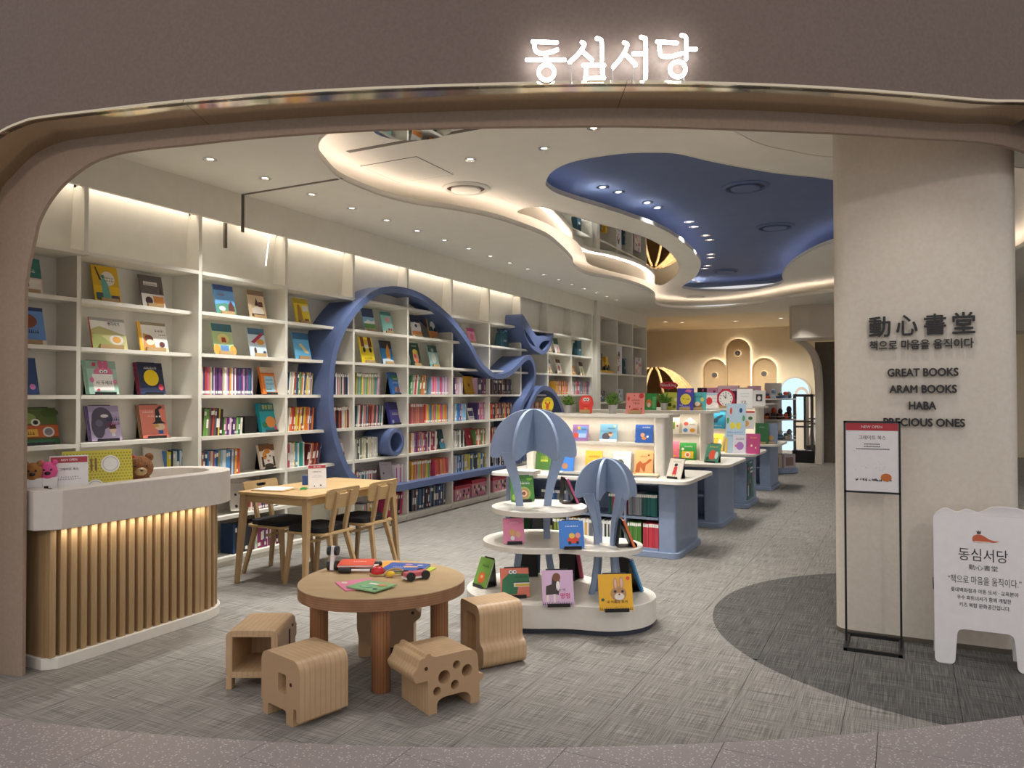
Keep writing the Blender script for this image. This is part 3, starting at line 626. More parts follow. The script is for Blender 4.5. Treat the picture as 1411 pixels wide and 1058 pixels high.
wb(212, 'C', .24, .27, '27304E', [('r',0,.8,1,1,'1F2440'),('e',.5,.52,.3,.26,'F2D21E'),('w',.25,.78,.8,.08,'E8E6DE'),('e',.84,.22,.1,.1,'D2485C'),('r',0,0,1,.08,'34406A')], 'navy book with a big yellow moon', 'black', 2, spine='8C2743', X=XB)
wb(149, 'D', .26, .28, 'C3B4D6', [('r',0,.82,1,1,'A99BC0'),('e',.42,.64,.34,.32,'5A5668'),('e',.26,.42,.22,.36,'5A5668'),('e',.5,.7,.13,.05,'F2F0F0'),('e',.3,.5,.12,.1,'77738A'),('e',.72,.3,.12,.1,'F0D9C6'),('p',[(.6,.32),(.84,.32),(.82,.44),(.62,.44)],'5B3A30'),('r',.66,.1,.78,.2,'EDEAF2'),('w',.55,.95,.56,.12,'2D2F66'),('w',.52,.98,.44,.1,'A0306A')], 'lilac book with a large grey ghost', 'black', 2, spine='5C4482', X=XB)
wb(216, 'D', .25, .28, 'EE8F7E', [('r',0,.86,1,1,'D37E6E'),('p',[(.42,.42),(.96,.42),(.8,.5),(.74,.85),(.92,.93),(.8,.97),(.6,.85),(.55,.5)],'2E3038'),('e',.63,.64,.04,.03,'FFFFFF'),('e',.75,.64,.04,.03,'FFFFFF'),('e',.7,.32,.2,.1,'F3D7BE'),('e',.55,.36,.12,.05,'D9B05C'),('r',.62,.06,.8,.22,'4A6FB4'),('w',.1,.5,.76,.08,'F4E9E2'),('w',.28,.52,.64,.07,'F4E9E2'),('r',0,0,1,.1,'E27A68')], 'coral book with a black witch hat', 'black', 2, spine='8A7F56', X=XB)
wb(313, 'A', .23, .28, '74AFE8', [('r',0,.82,1,1,'33518C'),('p',[(0,0),(1,0),(1,.3),(.5,.4),(0,.32)],'5E9E86'),('e',.3,.2,.16,.08,'EDEEF0'),('p',[(.6,.05),(.95,.05),(.9,.3),(.78,.5),(.62,.3)],'6B3A36'),('w',.15,.5,.64,.1,'A03A46')], 'sky blue book with horses on a steppe')
wb(357, 'A', .21, .28, 'E2C9A6', [('r',0,.82,1,1,'8C7357'),('p',[(.35,.45),(.6,.45),(.5,.75)],'4A3A34'),('r',.58,.42,.85,.6,'6E4440'),('e',.5,.25,.36,.16,'F0E6D6'),('r',.1,.06,.9,.16,'5B4638')], 'tan book with brown temple drawings')
wb(311, 'B', .23, .29, 'BFD8A0', [('r',0,.75,1,1,'3F7280'),('e',.5,.52,.3,.16,'F0E79A'),('p',[(.4,.4),(.64,.4),(.6,.56),(.42,.56)],'C04A36'),('r',.3,.04,.72,.3,'5E8CC0'),('e',.12,.16,.18,.16,'E8A048'),('e',.92,.14,.16,.16,'E8A048')], 'teal topped book with a red crab')
wb(358, 'B', .21, .28, 'CFE2EE', [('r',0,.78,1,1,'46708C'),('p',[(.1,.5),(.8,.86),(.95,.8),(.3,.46)],'B33B5A'),('e',.68,.52,.24,.1,'E9A644'),('e',.3,.2,.08,.12,'4A3430'),('e',.85,.14,.1,.07,'3F4A66')], 'pale blue book with slanting red letters')
wb(374, 'C', .20, .27, 'E9863A', [('r',0,.78,1,1,'C8B8A4'),('w',0,1,.74,.08,'A8452C'),('r',.2,.08,.82,.66,'9FD2E8'),('w',.28,.74,.5,.07,'24508A'),('w',.28,.74,.36,.07,'24508A'),('w',.28,.6,.16,.07,'36322E')], 'orange book with a light blue panel', 'black', 1)
wb(374, 'D', .23, .28, '22A0AE', [('r',0,.72,1,1,'1C7480'),('t','동생 곰온',.5,.87,.6,.15,'E8D65A'),('e',.55,.34,.28,.2,'E8964A'),('e',.2,.24,.14,.1,'3E7A48'),('e',.8,.12,.12,.07,'D2577A')], 'turquoise book with an orange creature', 'black', 2)
wb(372, 'E', .20, .24, 'E7DCCB', [('r',0,.74,1,1,'7A4E30'),('e',.5,.5,.42,.32,'F3EEE6'),('e',.3,.55,.14,.16,'E39A3E'),('e',.5,.72,.2,.1,'D98A34'),('e',.35,.52,.05,.03,'30261E'),('e',.65,.52,.05,.03,'30261E'),('p',[(.4,.36),(.6,.36),(.5,.26)],'C06A60'),('r',.08,.1,.2,.5,'3A2A20'),('r',.8,.1,.92,.5,'3A2A20'),('e',.5,.12,.3,.1,'4A3828')], 'book with a tiger face cover', 'black', 1)
wb(419, 'A', .21, .27, 'F1D631', [('r',0,.8,1,1,'C0A522'),('p',[(.12,.05),(.5,.05),(.45,.6),(.34,.78),(.2,.7)],'B98A3E'),('r',.55,.5,.95,.72,'F3F1E4'),('r',.6,.08,.9,.2,'8A5A3A')], 'bright yellow book with a tower at the left end of the whale')
wb(419, 'B', .23, .28, '6FBCE8', [('r',0,.75,1,1,'3C6E96'),('p',[(.3,.56),(.45,.6),(.9,.26),(.8,.2),(.66,.24)],'EAD39A')], 'light blue book with a long yellow fish')
wb(471, 'E', .19, .24, 'EFE8E2', [('r',0,.8,1,1,'B8A89A'),('e',.4,.5,.22,.2,'A83044'),('e',.7,.3,.14,.1,'A83044'),('w',.2,.8,.12,.08,'5A4A46')], 'white book with a red shape in the whale curve', None)
wb(511, 'A', .21, .28, '8EC0E0', [('r',0,.62,1,1,'2C3E66'),('p',[(0,.36),(.4,.5),(.7,.44),(1,.5),(1,.2),(0,.2)],'EEF2F4'),('r',0,.14,1,.34,'6BA65A'),('r',0,0,1,.14,'E2C8A2')], 'navy and green landscape book inside the whale')
wb(536, 'A', .21, .27, '92D6CC', [('r',0,.84,1,1,'4E8A84'),('e',.58,.64,.24,.14,'EBB0B8'),('r',0,0,1,.12,'F1E8DA'),('e',.6,.2,.1,.06,'C8473E'),('e',.82,.2,.08,.06,'C8473E')], 'mint book with a pink flower inside the whale')
wb(509, 'B', .24, .31, 'F2D92A', [('r',.1,.62,.34,1,'7A3A28'),('r',.66,.62,.92,1,'7A3A28'),('r',.34,.62,.66,.9,'D9B92A'),('r',.36,.56,.64,.7,'F0EBE0'),('e',.28,.5,.1,.1,'2A2626'),('e',.76,.5,.1,.1,'2A2626'),('w',.2,.8,.16,.07,'8A7A20')], 'yellow book with two brown boots')
wb(536, 'B', .22, .29, '2E7FBE', [('r',0,.66,1,1,'231D22'),('p',[(.4,.2),(.72,.2),(.8,.55),(.66,.9),(.52,.7),(.4,.5)],'E79A34'),('p',[(0,.0),(1,.0),(1,.16),(.5,.24),(0,.2)],'D6E6F0')], 'black and blue book with an orange figure')
wb(548, 'C', .22, .27, '3F7ED0', [('r',0,.74,1,1,'2B4A7E'),('e',.5,.74,.4,.12,'2E7A4E'),('w',.3,.7,.68,.07,'EEF2F0'),('w',.2,.8,.5,.07,'EEF2F0'),('p',[(.3,.1),(.42,.1),(.5,.34),(.38,.32)],'E7A03E'),('p',[(.6,.1),(.74,.1),(.7,.34),(.58,.3)],'D2563E')], 'blue book with two dancing figures', 'black', 1)
wb(547, 'D', .22, .27, '5B56B4', [('r',0,.66,1,1,'312A66'),('w',.2,.85,.42,.14,'EDE7C8'),('e',.2,.12,.1,.08,'B8D2EE'),('r',.3,0,1,.06,'3B3680')], 'violet book with a yellow title', 'black', 2)
wb(529, 'E', .20, .26, '7A9A60', [('r',0,0,1,.6,'9DB884'),('e',.5,.76,.3,.16,'E6EAE2'),('e',.5,.36,.22,.3,'EDF0EA'),('e',.44,.8,.04,.04,'222222'),('e',.58,.8,.04,.04,'222222')], 'green book with a white creature beside the whale eye', 'black')
wb(576, 'A', .21, .29, 'E5DED6', [('r',0,.66,1,1,'1E2A44'),('p',[(0,.5),(.4,.7),(1,.5),(1,.3),(0,.3)],'EFEDEA'),('e',.5,.52,.14,.08,'3E4A7E'),('r',0,.08,1,.26,'D98A42')], 'navy topped book with a snowy hill')
wb(599, 'A', .21, .28, 'E0964A', [('r',0,.38,1,1,'2F5E68'),('e',.52,.66,.26,.2,'D2D6D0'),('e',.36,.5,.14,.1,'22303A'),('e',.76,.46,.16,.1,'22303A')], 'dark teal book with a pale round face')
wb(575, 'B', .22, .30, '1E4436', [('e',.52,.4,.28,.3,'F1B28E'),('e',.52,.6,.26,.12,'F0D05A'),('e',.46,.42,.1,.08,'E0556A'),('w',.25,.75,.84,.07,'D8E0C8'),('e',.55,.2,.16,.1,'E8744A')], 'dark green book with a colourful face')
wb(600, 'B', .22, .29, 'A9D2D0', [('r',0,.68,1,1,'2C5148'),('e',.5,.4,.26,.24,'EEF3F1'),('e',.48,.76,.14,.1,'9EB6AC'),('r',0,0,1,.12,'6FB0B4')], 'pale teal book with a white bird')
wb(613, 'E', .23, .26, '1F4650', [('r',0,0,1,.36,'4AA6C6'),('e',.4,.4,.2,.1,'EAEFF0'),('e',.44,.34,.1,.06,'D8543C'),('p',[(.55,.05),(.85,.12),(.7,.25)],'2A2A30')], 'dark teal book with a light blue lower half', None)
wb(652, 'A', .21, .23, 'EE9DB8', [('r',0,.78,1,1,'B84A78'),('e',.5,.45,.22,.2,'E7718E'),('r',.1,0,.9,.1,'E8C6A8')], 'small pink book alone on the sloping whale back')
wb(649, 'C', .30, .26, 'C79A22', [('e',.45,.5,.1,.1,'6A4A12'),('w',.4,.6,.3,.05,'6A4A12')], 'ochre yellow boxed book facing out', None)
wb(650, 'D', .17, .17, 'F0EEF0', [('r',.1,.3,.9,.75,'4A4A66'),('w',.15,.85,.12,.1,'4A4A66')], 'small white card display among blue spines', None)
wb(649, 'E', .24, .25, 'A02C38', [('e',.5,.5,.08,.09,'E8D8C8')], 'crimson boxed book facing out', None)
wb(757.5, 'A', .19, .26, 'E9E2CE', [('e',.5,.4,.3,.22,'E3BC4A'),('r',0,.8,1,1,'8A8468')], 'cream book with a yellow shape right of the tail fin')
wb(769, 'A', .21, .28, 'EDEBE4', [('r',0,.6,1,1,'2F5A48'),('e',.6,.3,.2,.16,'E09AA8')], 'green topped book right of the tail fin')
wb(758, 'B', .19, .26, 'EDE6DE', [('r',0,.7,1,1,'6A6A70'),('e',.5,.3,.2,.16,'E3B04A')], 'grey topped book under the cream one')
wb(772, 'B', .20, .27, 'F0ECE8', [('r',0,.76,1,1,'6E4636'),('e',.5,.4,.2,.2,'C0485A')], 'brown topped white book under the green one')
wb(791, 'B', .20, .26, 'F0A860', [('r',0,.7,1,1,'E6DCC8'),('e',.5,.3,.2,.2,'F6E6C8')], 'peach book in the last cream bay')
wb(803, 'B', .19, .26, 'EDEBDC', [('r',0,.7,1,1,'5A4238'),('e',.5,.35,.2,.2,'9DB86A')], 'brown and white book in the last cream bay')
def bag(u, row, label, W=.26, H=.27, z=None, X=WX-.10, D=.13):
    y = at_x(u, 480, X).y; t = thing('gift_bag', label, 'bag', (X, y, ROW[row] if z is None else z), radians(90), 'blue gift bags')
    bb = MB().hexa([(-W/2,0,0),(W/2,0,0),(W/2,D,0),(-W/2,D,0)], [(-W*.48,.01,H*.85),(W*.48,.01,H*.85),(W*.48,D*.7,H*.85),(-W*.48,D*.7,H*.85)]).build('bag_body', 'bag_blue', t, bev=.004)
    MB().hexa([(-W*.48,.01,H*.85),(W*.48,.01,H*.85),(W*.48,D*.5,H*.85),(-W*.48,D*.5,H*.85)], [(-W*.4,.03,H),(W*.34,.03,H*.95),(W*.34,.06,H*.95),(-W*.4,.06,H)]).build('folded_top', 'bag_blue', t)
    MB().tube(catmull([(-W*.25,0,H*.84),(-W*.1,-.012,H*.98),(0,-.015,H*.92),(W*.12,-.012,H*.97),(W*.3,0,H*.86)], 5), .007, 6).build('ribbon', 'ribbon_blue', t)
    mb = MB(); put_text(mb, 'BABY', -W*.2, H*.34, W*.2, H*.46, Matrix(((1,0,0,0),(0,0,-1,-.003),(0,1,0,0),(0,0,0,1))), None, 0, .02); mb.build('lettering', 'white_board', bb)
bag(696, 'A', 'dark blue gift bag on the top shelf left of the tail fin'); bag(799, 'A', 'dark blue gift bag in the last cream bay', .22, .30)
bag(861, 'A', 'dark blue gift bag in the middle bay of the toy shelf', .24, .36, 1.97); bag(872, 'A', 'dark blue gift bag in the end bay of the toy shelf', .22, .34, 1.97)
# ---- spines
NIND = [0]; LEFT = MB(); MAXI = 300
def spine_geo(mb, t, h, d, c, band, bc, M=None):
    mb.box(0, 0, 0, t*.94, d, h, c, M)
    for z0, z1 in band: mb.add([(0.0004,-.0006,z0*h),(t*.94-.0004,-.0006,z0*h),(t*.94-.0004,-.0006,z1*h),(.0004,-.0006,z1*h)], [(0,1,2,3)], bc, M)
BANDS = {'n': [()], 'b': [((.04,.14),)], 't': [((.84,.97),)], 'm': [((.08,.2),), ((.75,.9),), ((.3,.62),), ()]}
def ordw(n): return ORD[n] if n < 20 else 'twenty-' + ORD[n-20] if n < 29 else 'thirty-' + ORD[n-30] if n > 29 else 'thirtieth'
def cname(h):
    r, g, b = int(h[0:2], 16), int(h[2:4], 16), int(h[4:6], 16); mx, mn = max(r, g, b), min(r, g, b)
    if mx-mn < 34: return 'white' if mx > 205 else 'pale grey' if mx > 150 else 'grey' if mx > 90 else 'black'
    import colorsys
    hh, l, s_ = colorsys.rgb_to_hls(r/255, g/255, b/255); hh *= 360
    n = 'red' if hh < 14 or hh > 345 else 'orange' if hh < 38 else 'yellow' if hh < 66 else 'green' if hh < 160 else 'teal' if hh < 195 else 'blue' if hh < 250 else 'purple' if hh < 300 else 'pink'
    if n == 'orange' and l < .45: n = 'brown'
    return ('dark ' if l < .33 else 'pale ' if l > .78 else '') + n
def spines(org, rz, length, h, pal, t=(.010,.016), lean=0, style='m', label='', group='', d=.16, hv=.06, white='F1EEE6', name='paperback'):
    x = 0; L = radians(lean); ni = 0; t = (t[0]*1.35, t[1]*1.35)
    while x < length:
        tt = t[0]+(t[1]-t[0])*rnd.random(); hh = h*(1-hv*rnd.random()); hx = rnd.choice(pal); c = HX(hx); bd = rnd.choice(BANDS[style])
        k = .82+.3*rnd.random(); c = (min(1, c[0]*k), min(1, c[1]*k), min(1, c[2]*k), 1); wc = HX(white)
        xx = x
        la = L*(1-.25*rnd.random()); loc = Vector((org[0], org[1], org[2])) + Vector((cos(rz)*xx, sin(rz)*xx, (tt*sin(-la) if la < 0 else 0)*0+.001))
        if la > 0: loc.z += tt*sin(la)
        dd = rnd.random()*.012; loc += Vector((-sin(rz), cos(rz), 0))*dd
        if NIND[0] < MAXI:
            mb = MB(); spine_geo(mb, tt, hh, d, c, bd, wc); o = mb.build(name, 'print'); o.location = loc; o.rotation_euler = (0, la, rz); tag(o, cname(hx) + ' spine ' + ordw(ni) + ' from left, ' + label.replace('on the ', '', 1), 'book', group); NIND[0] += 1
        else:
            M = Matrix.Translation(loc) @ Matrix.Rotation(rz, 4, 'Z') @ Matrix.Rotation(la, 4, 'Y'); spine_geo(LEFT, tt, hh, d, c, bd, wc, M)
        ni += 1; x += tt/cos(la)*1.02
PW = ['F0ECE2','E8E2D2','D8C8B0','C04A3C','3C6E8E','8A6AA8','E09A4A','6A9A6A','E8D060','2F4A6E','B0506E']
PD = ['2A2C34','4A2A34','24406A','5A5A60','6A2038','383A44','7A6A5A']; PM = ['D85A3A','E89A3C','C84A3A','E8D8C0','B86A4A','3A4A6A','F0E8DA','A8A060']
PP = ['E89AC0','D878B0','F0B8C8','C890D0','E8607A','F4E0E8','9AB8D8']; PG = ['6A9A5A','8AB86A','3E7A5A','D8C84A','E8E4D0','E0803A']; PR = ['C83A30','A82A2A','E0603A','D89A60','F0E6DA','7A2A2A']
PO = ['F08A3A','E8603A','F0B84A','E87A9A','D84A5A','F4D8B0','C8D05A']; PB = ['3A8AD0','5AA8E0','2A5AA0','E0E8F0','8AB8D8','C8508A']; PU = ['8A4A8A','6A3A7A','A85A6A','4A3A6A','C0609A','D8B8D0']
def row_of(row, u0, u1, h, pal, lab, t=(.010,.016), lean=0, style='m', X=WX-.05, hv=.06, z=None):
    y0, y1 = at_x(u0, 500, X).y, at_x(u1, 500, X).y; bay, = [lab]
    spines((X, y0, ROW[row] if z is None else z), radians(90), y1-y0, h, pal, t, lean, style, lab, 'books ' + lab, hv=hv)
B1, B2, B3, B4, B5 = 'right of the counter', 'left of the whale', 'in the whale-eye bay', 'past the whale-eye bay', 'above the pink boxes'
row_of('E', 228, 256, .25, ['E0D63A','2A2A2E','3AA090','2A6A9A','D8E0E0','5A8AC8','B04A5A'], 'on the fifth shelf behind the counter end', (.012,.022), X=XB)
row_of('C', 277, 348, .25, PW+PU+['E07A4A','2A2E3A'], 'on the third shelf '+B1, (.011,.018), style='b')
row_of('D', 278, 306, .25, PD+['C84A3A','6A9A4A','E0D04A'], 'on the fourth shelf '+B1+', tall set', (.014,.022), 5)
row_of('D', 309, 333, .16, PU+PG, 'on the fourth shelf '+B1+', short set', (.012,.018), 4)
row_of('E', 276, 330, .23, PM+PB+['D8D0C0'], 'on the fifth shelf '+B1, (.011,.018), 2)
row_of('F', 345, 384, .22, PW+PU, 'on the sixth shelf '+B1, (.010,.015), style='b')
row_of('G', 322, 346, .27, PD, 'on the bottom shelf '+B1+', dark set', (.018,.026))
row_of('G', 347, 384, .26, ['C8D8C0','E0E8E0','7A4A7A','8A2A5A','A03A6A','6A2A4A'], 'on the bottom shelf '+B1+', purple set', (.012,.018))
row_of('C', 397, 430, .23, PW+PG, 'on the third shelf '+B2, (.010,.014), 6)
row_of('D', 397, 430, .24, ['D8C84A','6A3A6A','C84A3A','8A6AA0','E8E0D0','E0803A'], 'on the fourth shelf '+B2, (.010,.015), 7)
row_of('E', 398, 420, .25, ['E8E4DC','C04A5A','3A9A8A','5AA8C8','E0C84A'], 'on the fifth shelf '+B2+', pale set', (.014,.024))
row_of('E', 422, 440, .23, ['8A3A34','C86A4A','E8DCC8','3A4A6A','7A2A2A'], 'on the fifth shelf '+B2+', red set', (.012,.016), 14)
row_of('C', 462, 484, .24, ['E8E4DA','3A4A7A','C05A5A','D8D0C8','2A3A3A'], 'on the third shelf just inside the whale curve', (.010,.014), style='t')
row_of('D', 461, 484, .24, ['E8E0D0','B83A30','2A2A2A','D8C8A0','E8E8E0'], 'on the fourth shelf just inside the whale curve', (.010,.015), style='t')
row_of('C', 491, 522, .25, ['4A8A6A','6AA07A','D8C84A','B0A04A','9A8AA8','D8A8A0'], 'on the third shelf '+B3, (.010,.014), 4, style='t')
row_of('D', 491, 528, .25, ['C88A8A','2A5A6A','C84A34','D8683A','E8E0D8','E89A3A','8A3A3A'], 'on the fourth shelf '+B3, (.010,.015), 5, style='b')
row_of('E', 491, 519, .24, ['E8E6DE','2E3438','D8D4CC','6A7A6A','E8E0C0'], 'on the fifth shelf '+B3, (.011,.017))
row_of('F', 491, 519, .22, ['3A8A7A','2A5A8A','D8603A','E8E4DC','B84A3A'], 'on the sixth shelf '+B3+', left set', (.011,.016), 5, style='t')
row_of('F', 546, 560, .24, ['F0E8EC','D84A8A','A84A8A','E8E0E8'], 'on the sixth shelf '+B3+', pink set', (.010,.014), style='t')
row_of('G', 500, 512, .22, PW, 'on the bottom shelf '+B3+', left set', (.014,.020))
row_of('G', 535, 554, .27, ['C83A6A','7A2A4A','2A2A30','C8803A'], 'on the bottom shelf '+B3+', red set', (.014,.02), 9)
row_of('C', 566, 587, .25, ['4A8A5A','E8D8D0','D88A4A','8AB08A','C84A5A'], 'on the third shelf '+B4+', green set', (.011,.015), 9)
row_of('C', 594, 619, .24, PP, 'on the third shelf '+B4+', pink set', (.010,.014), style='b')
row_of('D', 566, 583, .25, ['B86A6A','C87A6A','A85A5A'], 'on the fourth shelf '+B4+', rose set', (.011,.013), style='t', hv=.01)
row_of('D', 586, 623, .24, ['C8D04A','E87AA0','E8503A','F0904A','4A90C8','E8C84A'], 'on the fourth shelf '+B4+', bright set', (.010,.014), style='b')
row_of('E', 566, 602, .25, PR+PU[:2], 'on the fifth shelf '+B4, (.011,.016), 2)
row_of('F', 567, 593, .25, PO+['6A9A5A','8AC08A'], 'on the sixth shelf '+B4+', left set', (.010,.014), 4, style='t')
row_of('F', 601, 622, .24, ['E8D04A','E87A3A','D84A5A','E8607A','F0A84A'], 'on the sixth shelf '+B4+', right set', (.011,.015), -8, style='b')
row_of('G', 567, 612, .27, ['2A2C34','24405E','3A6A9A','5A8AA8','3A2A30','6A2A3A','8A8A90'], 'on the bottom shelf '+B4, (.016,.026), 4)
T1F = 7.09
def trow(u0, u1, z, h, pal, lab, t=(.012,.016), style='t', Y=T1F, lean=0):
    a, b = at_y(u0, 700, Y), at_y(u1, 700, Y)
    spines((a.x, Y+.01, z), 0, b.x-a.x, h, pal, t, lean, style, lab, 'magazines ' + lab, .2, .02, name='magazine')
for a, b, z, h, pal, lb in [(865,885,.375,.21,['8A8F96','7A8088'],'front blue table upper right, grey set'),(884,905,.375,.21,['1E6A66','1A5A58'],'front blue table upper right, teal set'),(838,861,.375,.20,['1E5A54','B03A4A'],'front blue table upper middle'),(864,882,.07,.24,['4A7A34','5A8A3E'],'front blue table bottom right, green set'),(885,906,.07,.24,['C83A4A','D04A56'],'front blue table bottom right, red set'),(700,722,.375,.20,['C83A3A','E8E0DA'],'front blue table upper left, red and white set'),(745,795,.375,.20,['3A6AA8','4A4A50','8A8A90'],'front blue table upper left, blue and grey set'),(697,716,.07,.24,['3A6A3A','2A4A34'],'front blue table bottom left, dark green set'),(746,775,.07,.22,['3A2A2A','7A8A3A','A8B04A'],'front blue table bottom left, leaning olive group'),(780,855,.07,.24,['6A6A74','D8A83A','E8E4E0','3A4A3A'],'front blue table bottom middle')]:
    trow(a, b, z, h, pal, 'on the '+lb)
MAXI = 300
row_of('C', 627, 638, .24, ['5A4A7A','E8E0E8','D8A8B8'], 'on the third shelf '+B5); row_of('C', 658, 673, .24, PU+PD, 'on the third shelf '+B5)
row_of('D', 627, 642, .24, PB, 'on the fourth shelf '+B5); row_of('D', 658, 673, .25, PU+PP, 'on the fourth shelf '+B5)
row_of('E', 627, 640, .24, ['E8E4E0','2A2C30','8A8A84'], 'on the fifth shelf '+B5); row_of('E', 656, 672, .23, ['C85A4A','6A9A5A','E8DCC8'], 'on the fifth shelf '+B5)
row_of('F', 628, 672, .25, ['2A3A30','5A8AC0','E8E6E0','E0D04A','3A5A8A','C8B84A'], 'on the sixth shelf '+B5, (.014,.024))
row_of('C', 678, 705, .24, PD+['C08A3A'], 'x'); row_of('D', 678, 712, .24, PD+PO[:3], 'x'); row_of('F', 678, 700, .24, ['E8E6E0','2A2A2E','5A6A8A'], 'x'); row_of('E', 678, 712, .24, PD+PW, 'x')
row_of('C', 767, 784, .24, PO+['B05AA8'], 'x'); row_of('C', 789, 813, .25, ['3A8AB0','5AC0B8','F08A4A','E8E0E8','D84A7A'], 'x'); row_of('D', 722, 752, .24, PM, 'x'); row_of('E', 722, 752, .24, PM+PD, 'x')
if LEFT.v: tag(LEFT.build('book_spines', 'print'), 'small distant book spines filling the far bookcase bays', 'books', None, 'stuff')
def flatmag(u, row, W, H, col, label, lean, tilt=-8):
    y = at_x(u, 600, WX-.06).y; book((WX-.06, y, ROW[row]+.012), radians(90), W, H, .01, col, [('w',.1,.6,.86,.05,'8A8684'),('e',.25,.5,.06,.04,'3A3438'),('e',.25,.14,.07,.05,'3A3438')], label, lean, 'magazine', None, 'magazine', tilt=tilt)
flatmag(334, 'F', .26, .30, 'CFC8BE', 'grey magazine leaning on the sixth shelf behind the dining table', 14, 6)
flatmag(535, 'F', .24, .28, 'B8AEB0', 'mauve grey magazine leaning on the sixth shelf of the whale eye bay', 14, 6)
book((XB+.02, at_x(216, 640, XB).y, ROW['E']+.01), radians(90), .26, .27, .02, 'DDD6C8', [], 'cream magazine leaning beside the books behind the counter', 14, 'magazine', None, 'magazine', tilt=10)
# pink boxes
def giftbox(u0, u1, z, h, label):
    X = WX-.05; y0, y1 = at_x(u0, 680, X).y, at_x(u1, 680, X).y; t = thing('storage_box', label, 'box', (X, y0, z), radians(90), 'pink patterned boxes')
    W = y1-y0-.02; mb = MB().box(0, 0, 0, W, .22, h*.8, HX('D88AA0'))
    for k in range(14): x_, z_ = rnd.random()*W*.8+W*.1, h*(.12+.5*rnd.random()); mb.add([(x_+.022*cos(a)*(.6+rnd.random()), -.001-.0002*k, z_+.03*sin(a)) for a in [2*pi*i/7 for i in range(7)]], [tuple(range(7))], HX(rnd.choice(['2A2A30','F0E8E0','3A3438','E8C8B0'])))
    mb.build('box_body', 'print', t); MB().box(-.006, -.006, h*.78, W+.006, .226, h, HX('B8283E')).build('lid', 'print', t)
giftbox(627, 649, .08, .20, 'pink patterned box at the left of the bottom shelf'); giftbox(650, 674, .08, .24, 'pink patterned box with a red lid in the middle of the bottom shelf'); giftbox(679, 700, .08, .22, 'pink patterned box in the next bay of the bottom shelf')
tag(MB().box(-5.66, at_x(332, 590, -5.6).y, 1.17, -5.55, at_x(349, 590, -5.6).y, 1.33).build('book_end', 'black_metal'), 'black box bookend on the fourth shelf right of the counter', 'bookend')
# ================================================================== WHALE
def plate(loops, x0, x1, name, m, parent, bev=.006):
    # a plate drawn in (Y, z) on the wall and as thick as x0..x1
    M = Matrix(((0,1,0,0),(1,0,0,0),(0,0,1,0),(0,0,0,1)))
    return MB().ext(loops, x0, x1, 'y', None, M).build(name, m, parent, 35, bev)
wh = thing('whale_sculpture', 'large blue ribbon in the shape of a whale winding through the bookcase', 'sculpture')
wp = catmull([(10.25,.435),(9.0,.435),(8.0,.435),(7.3,.44),(6.9,.50),(6.62,.65),(6.50,.78),(6.39,.98),(6.31,1.18),(6.27,1.42),(6.27,1.68),(6.33,1.98),(6.50,2.28),(6.78,2.54),(7.08,2.70),(7.43,2.77),(7.84,2.76),(8.21,2.68),(8.68,2.50),(9.08,2.26),(9.42,1.98),(9.75,1.83),(10.01,1.80),(10.34,1.85),(10.62,1.97),(10.84,2.08),(11.02,2.12),(11.17,2.03),(11.23,1.87),(11.17,1.70),(10.98,1.52),(10.79,1.38),(10.68,1.15),(10.66,.85),(10.70,.47)], 6)
plate([ribbon(wp, .075)], -5.735, -5.30, 'body_ribbon', 'whale_blue', wh, .004)
fin = catmull([(10.70,2.78),(10.72,2.58),(10.84,2.42),(11.05,2.28),(11.30,2.21),(11.50,2.19),(11.70,2.26),(11.84,2.40),(11.92,2.57),(11.72,2.49),(11.5,2.50),(11.28,2.48),(11.08,2.56),(10.88,2.70)], 5, True)
h1 = catmull([(10.80,2.55),(10.98,2.45),(11.18,2.31),(11.02,2.34),(10.86,2.44)], 4, True); h2 = catmull([(11.34,2.30),(11.48,2.40),(11.76,2.43),(11.64,2.31),(11.50,2.26)], 4, True)
plate([fin, h1, h2], -5.735, -5.28, 'tail_fin', 'whale_blue', wh, .004)
ey = at_x(549, 609, -5.3); ce = (ey.y, .808+.165)
plate([circ(ce[0], ce[1], .163, 32), circ(ce[0], ce[1], .115, 32)], -5.70, -5.33, 'eye_ring', 'whale_blue', wh, .006)
plate([circ(ce[0], ce[1], .118, 32)], -5.70, -5.56, 'eye_disc', 'whale_blue', wh, 0)
w2 = thing('whale_sculpture', 'smaller blue ribbon whale behind the jellyfish display and the front table', 'sculpture')
plate([ribbon(catmull([(10.76,.5),(10.80,.9),(10.9,1.2),(11.1,1.46),(11.32,1.60),(11.55,1.64),(11.85,1.58),(12.1,1.42),(12.3,1.2),(12.5,.9),(12.7,.6)], 6), .075)], -5.735, -5.26, 'body_ribbon', 'whale_blue', w2, .004)
e2 = at_x(727, 623, -5.3); plate([circ(e2.y, .62, .13, 28), circ(e2.y, .62, .085, 28)], -5.70, -5.33, 'eye_ring', 'whale_blue', w2, .005)
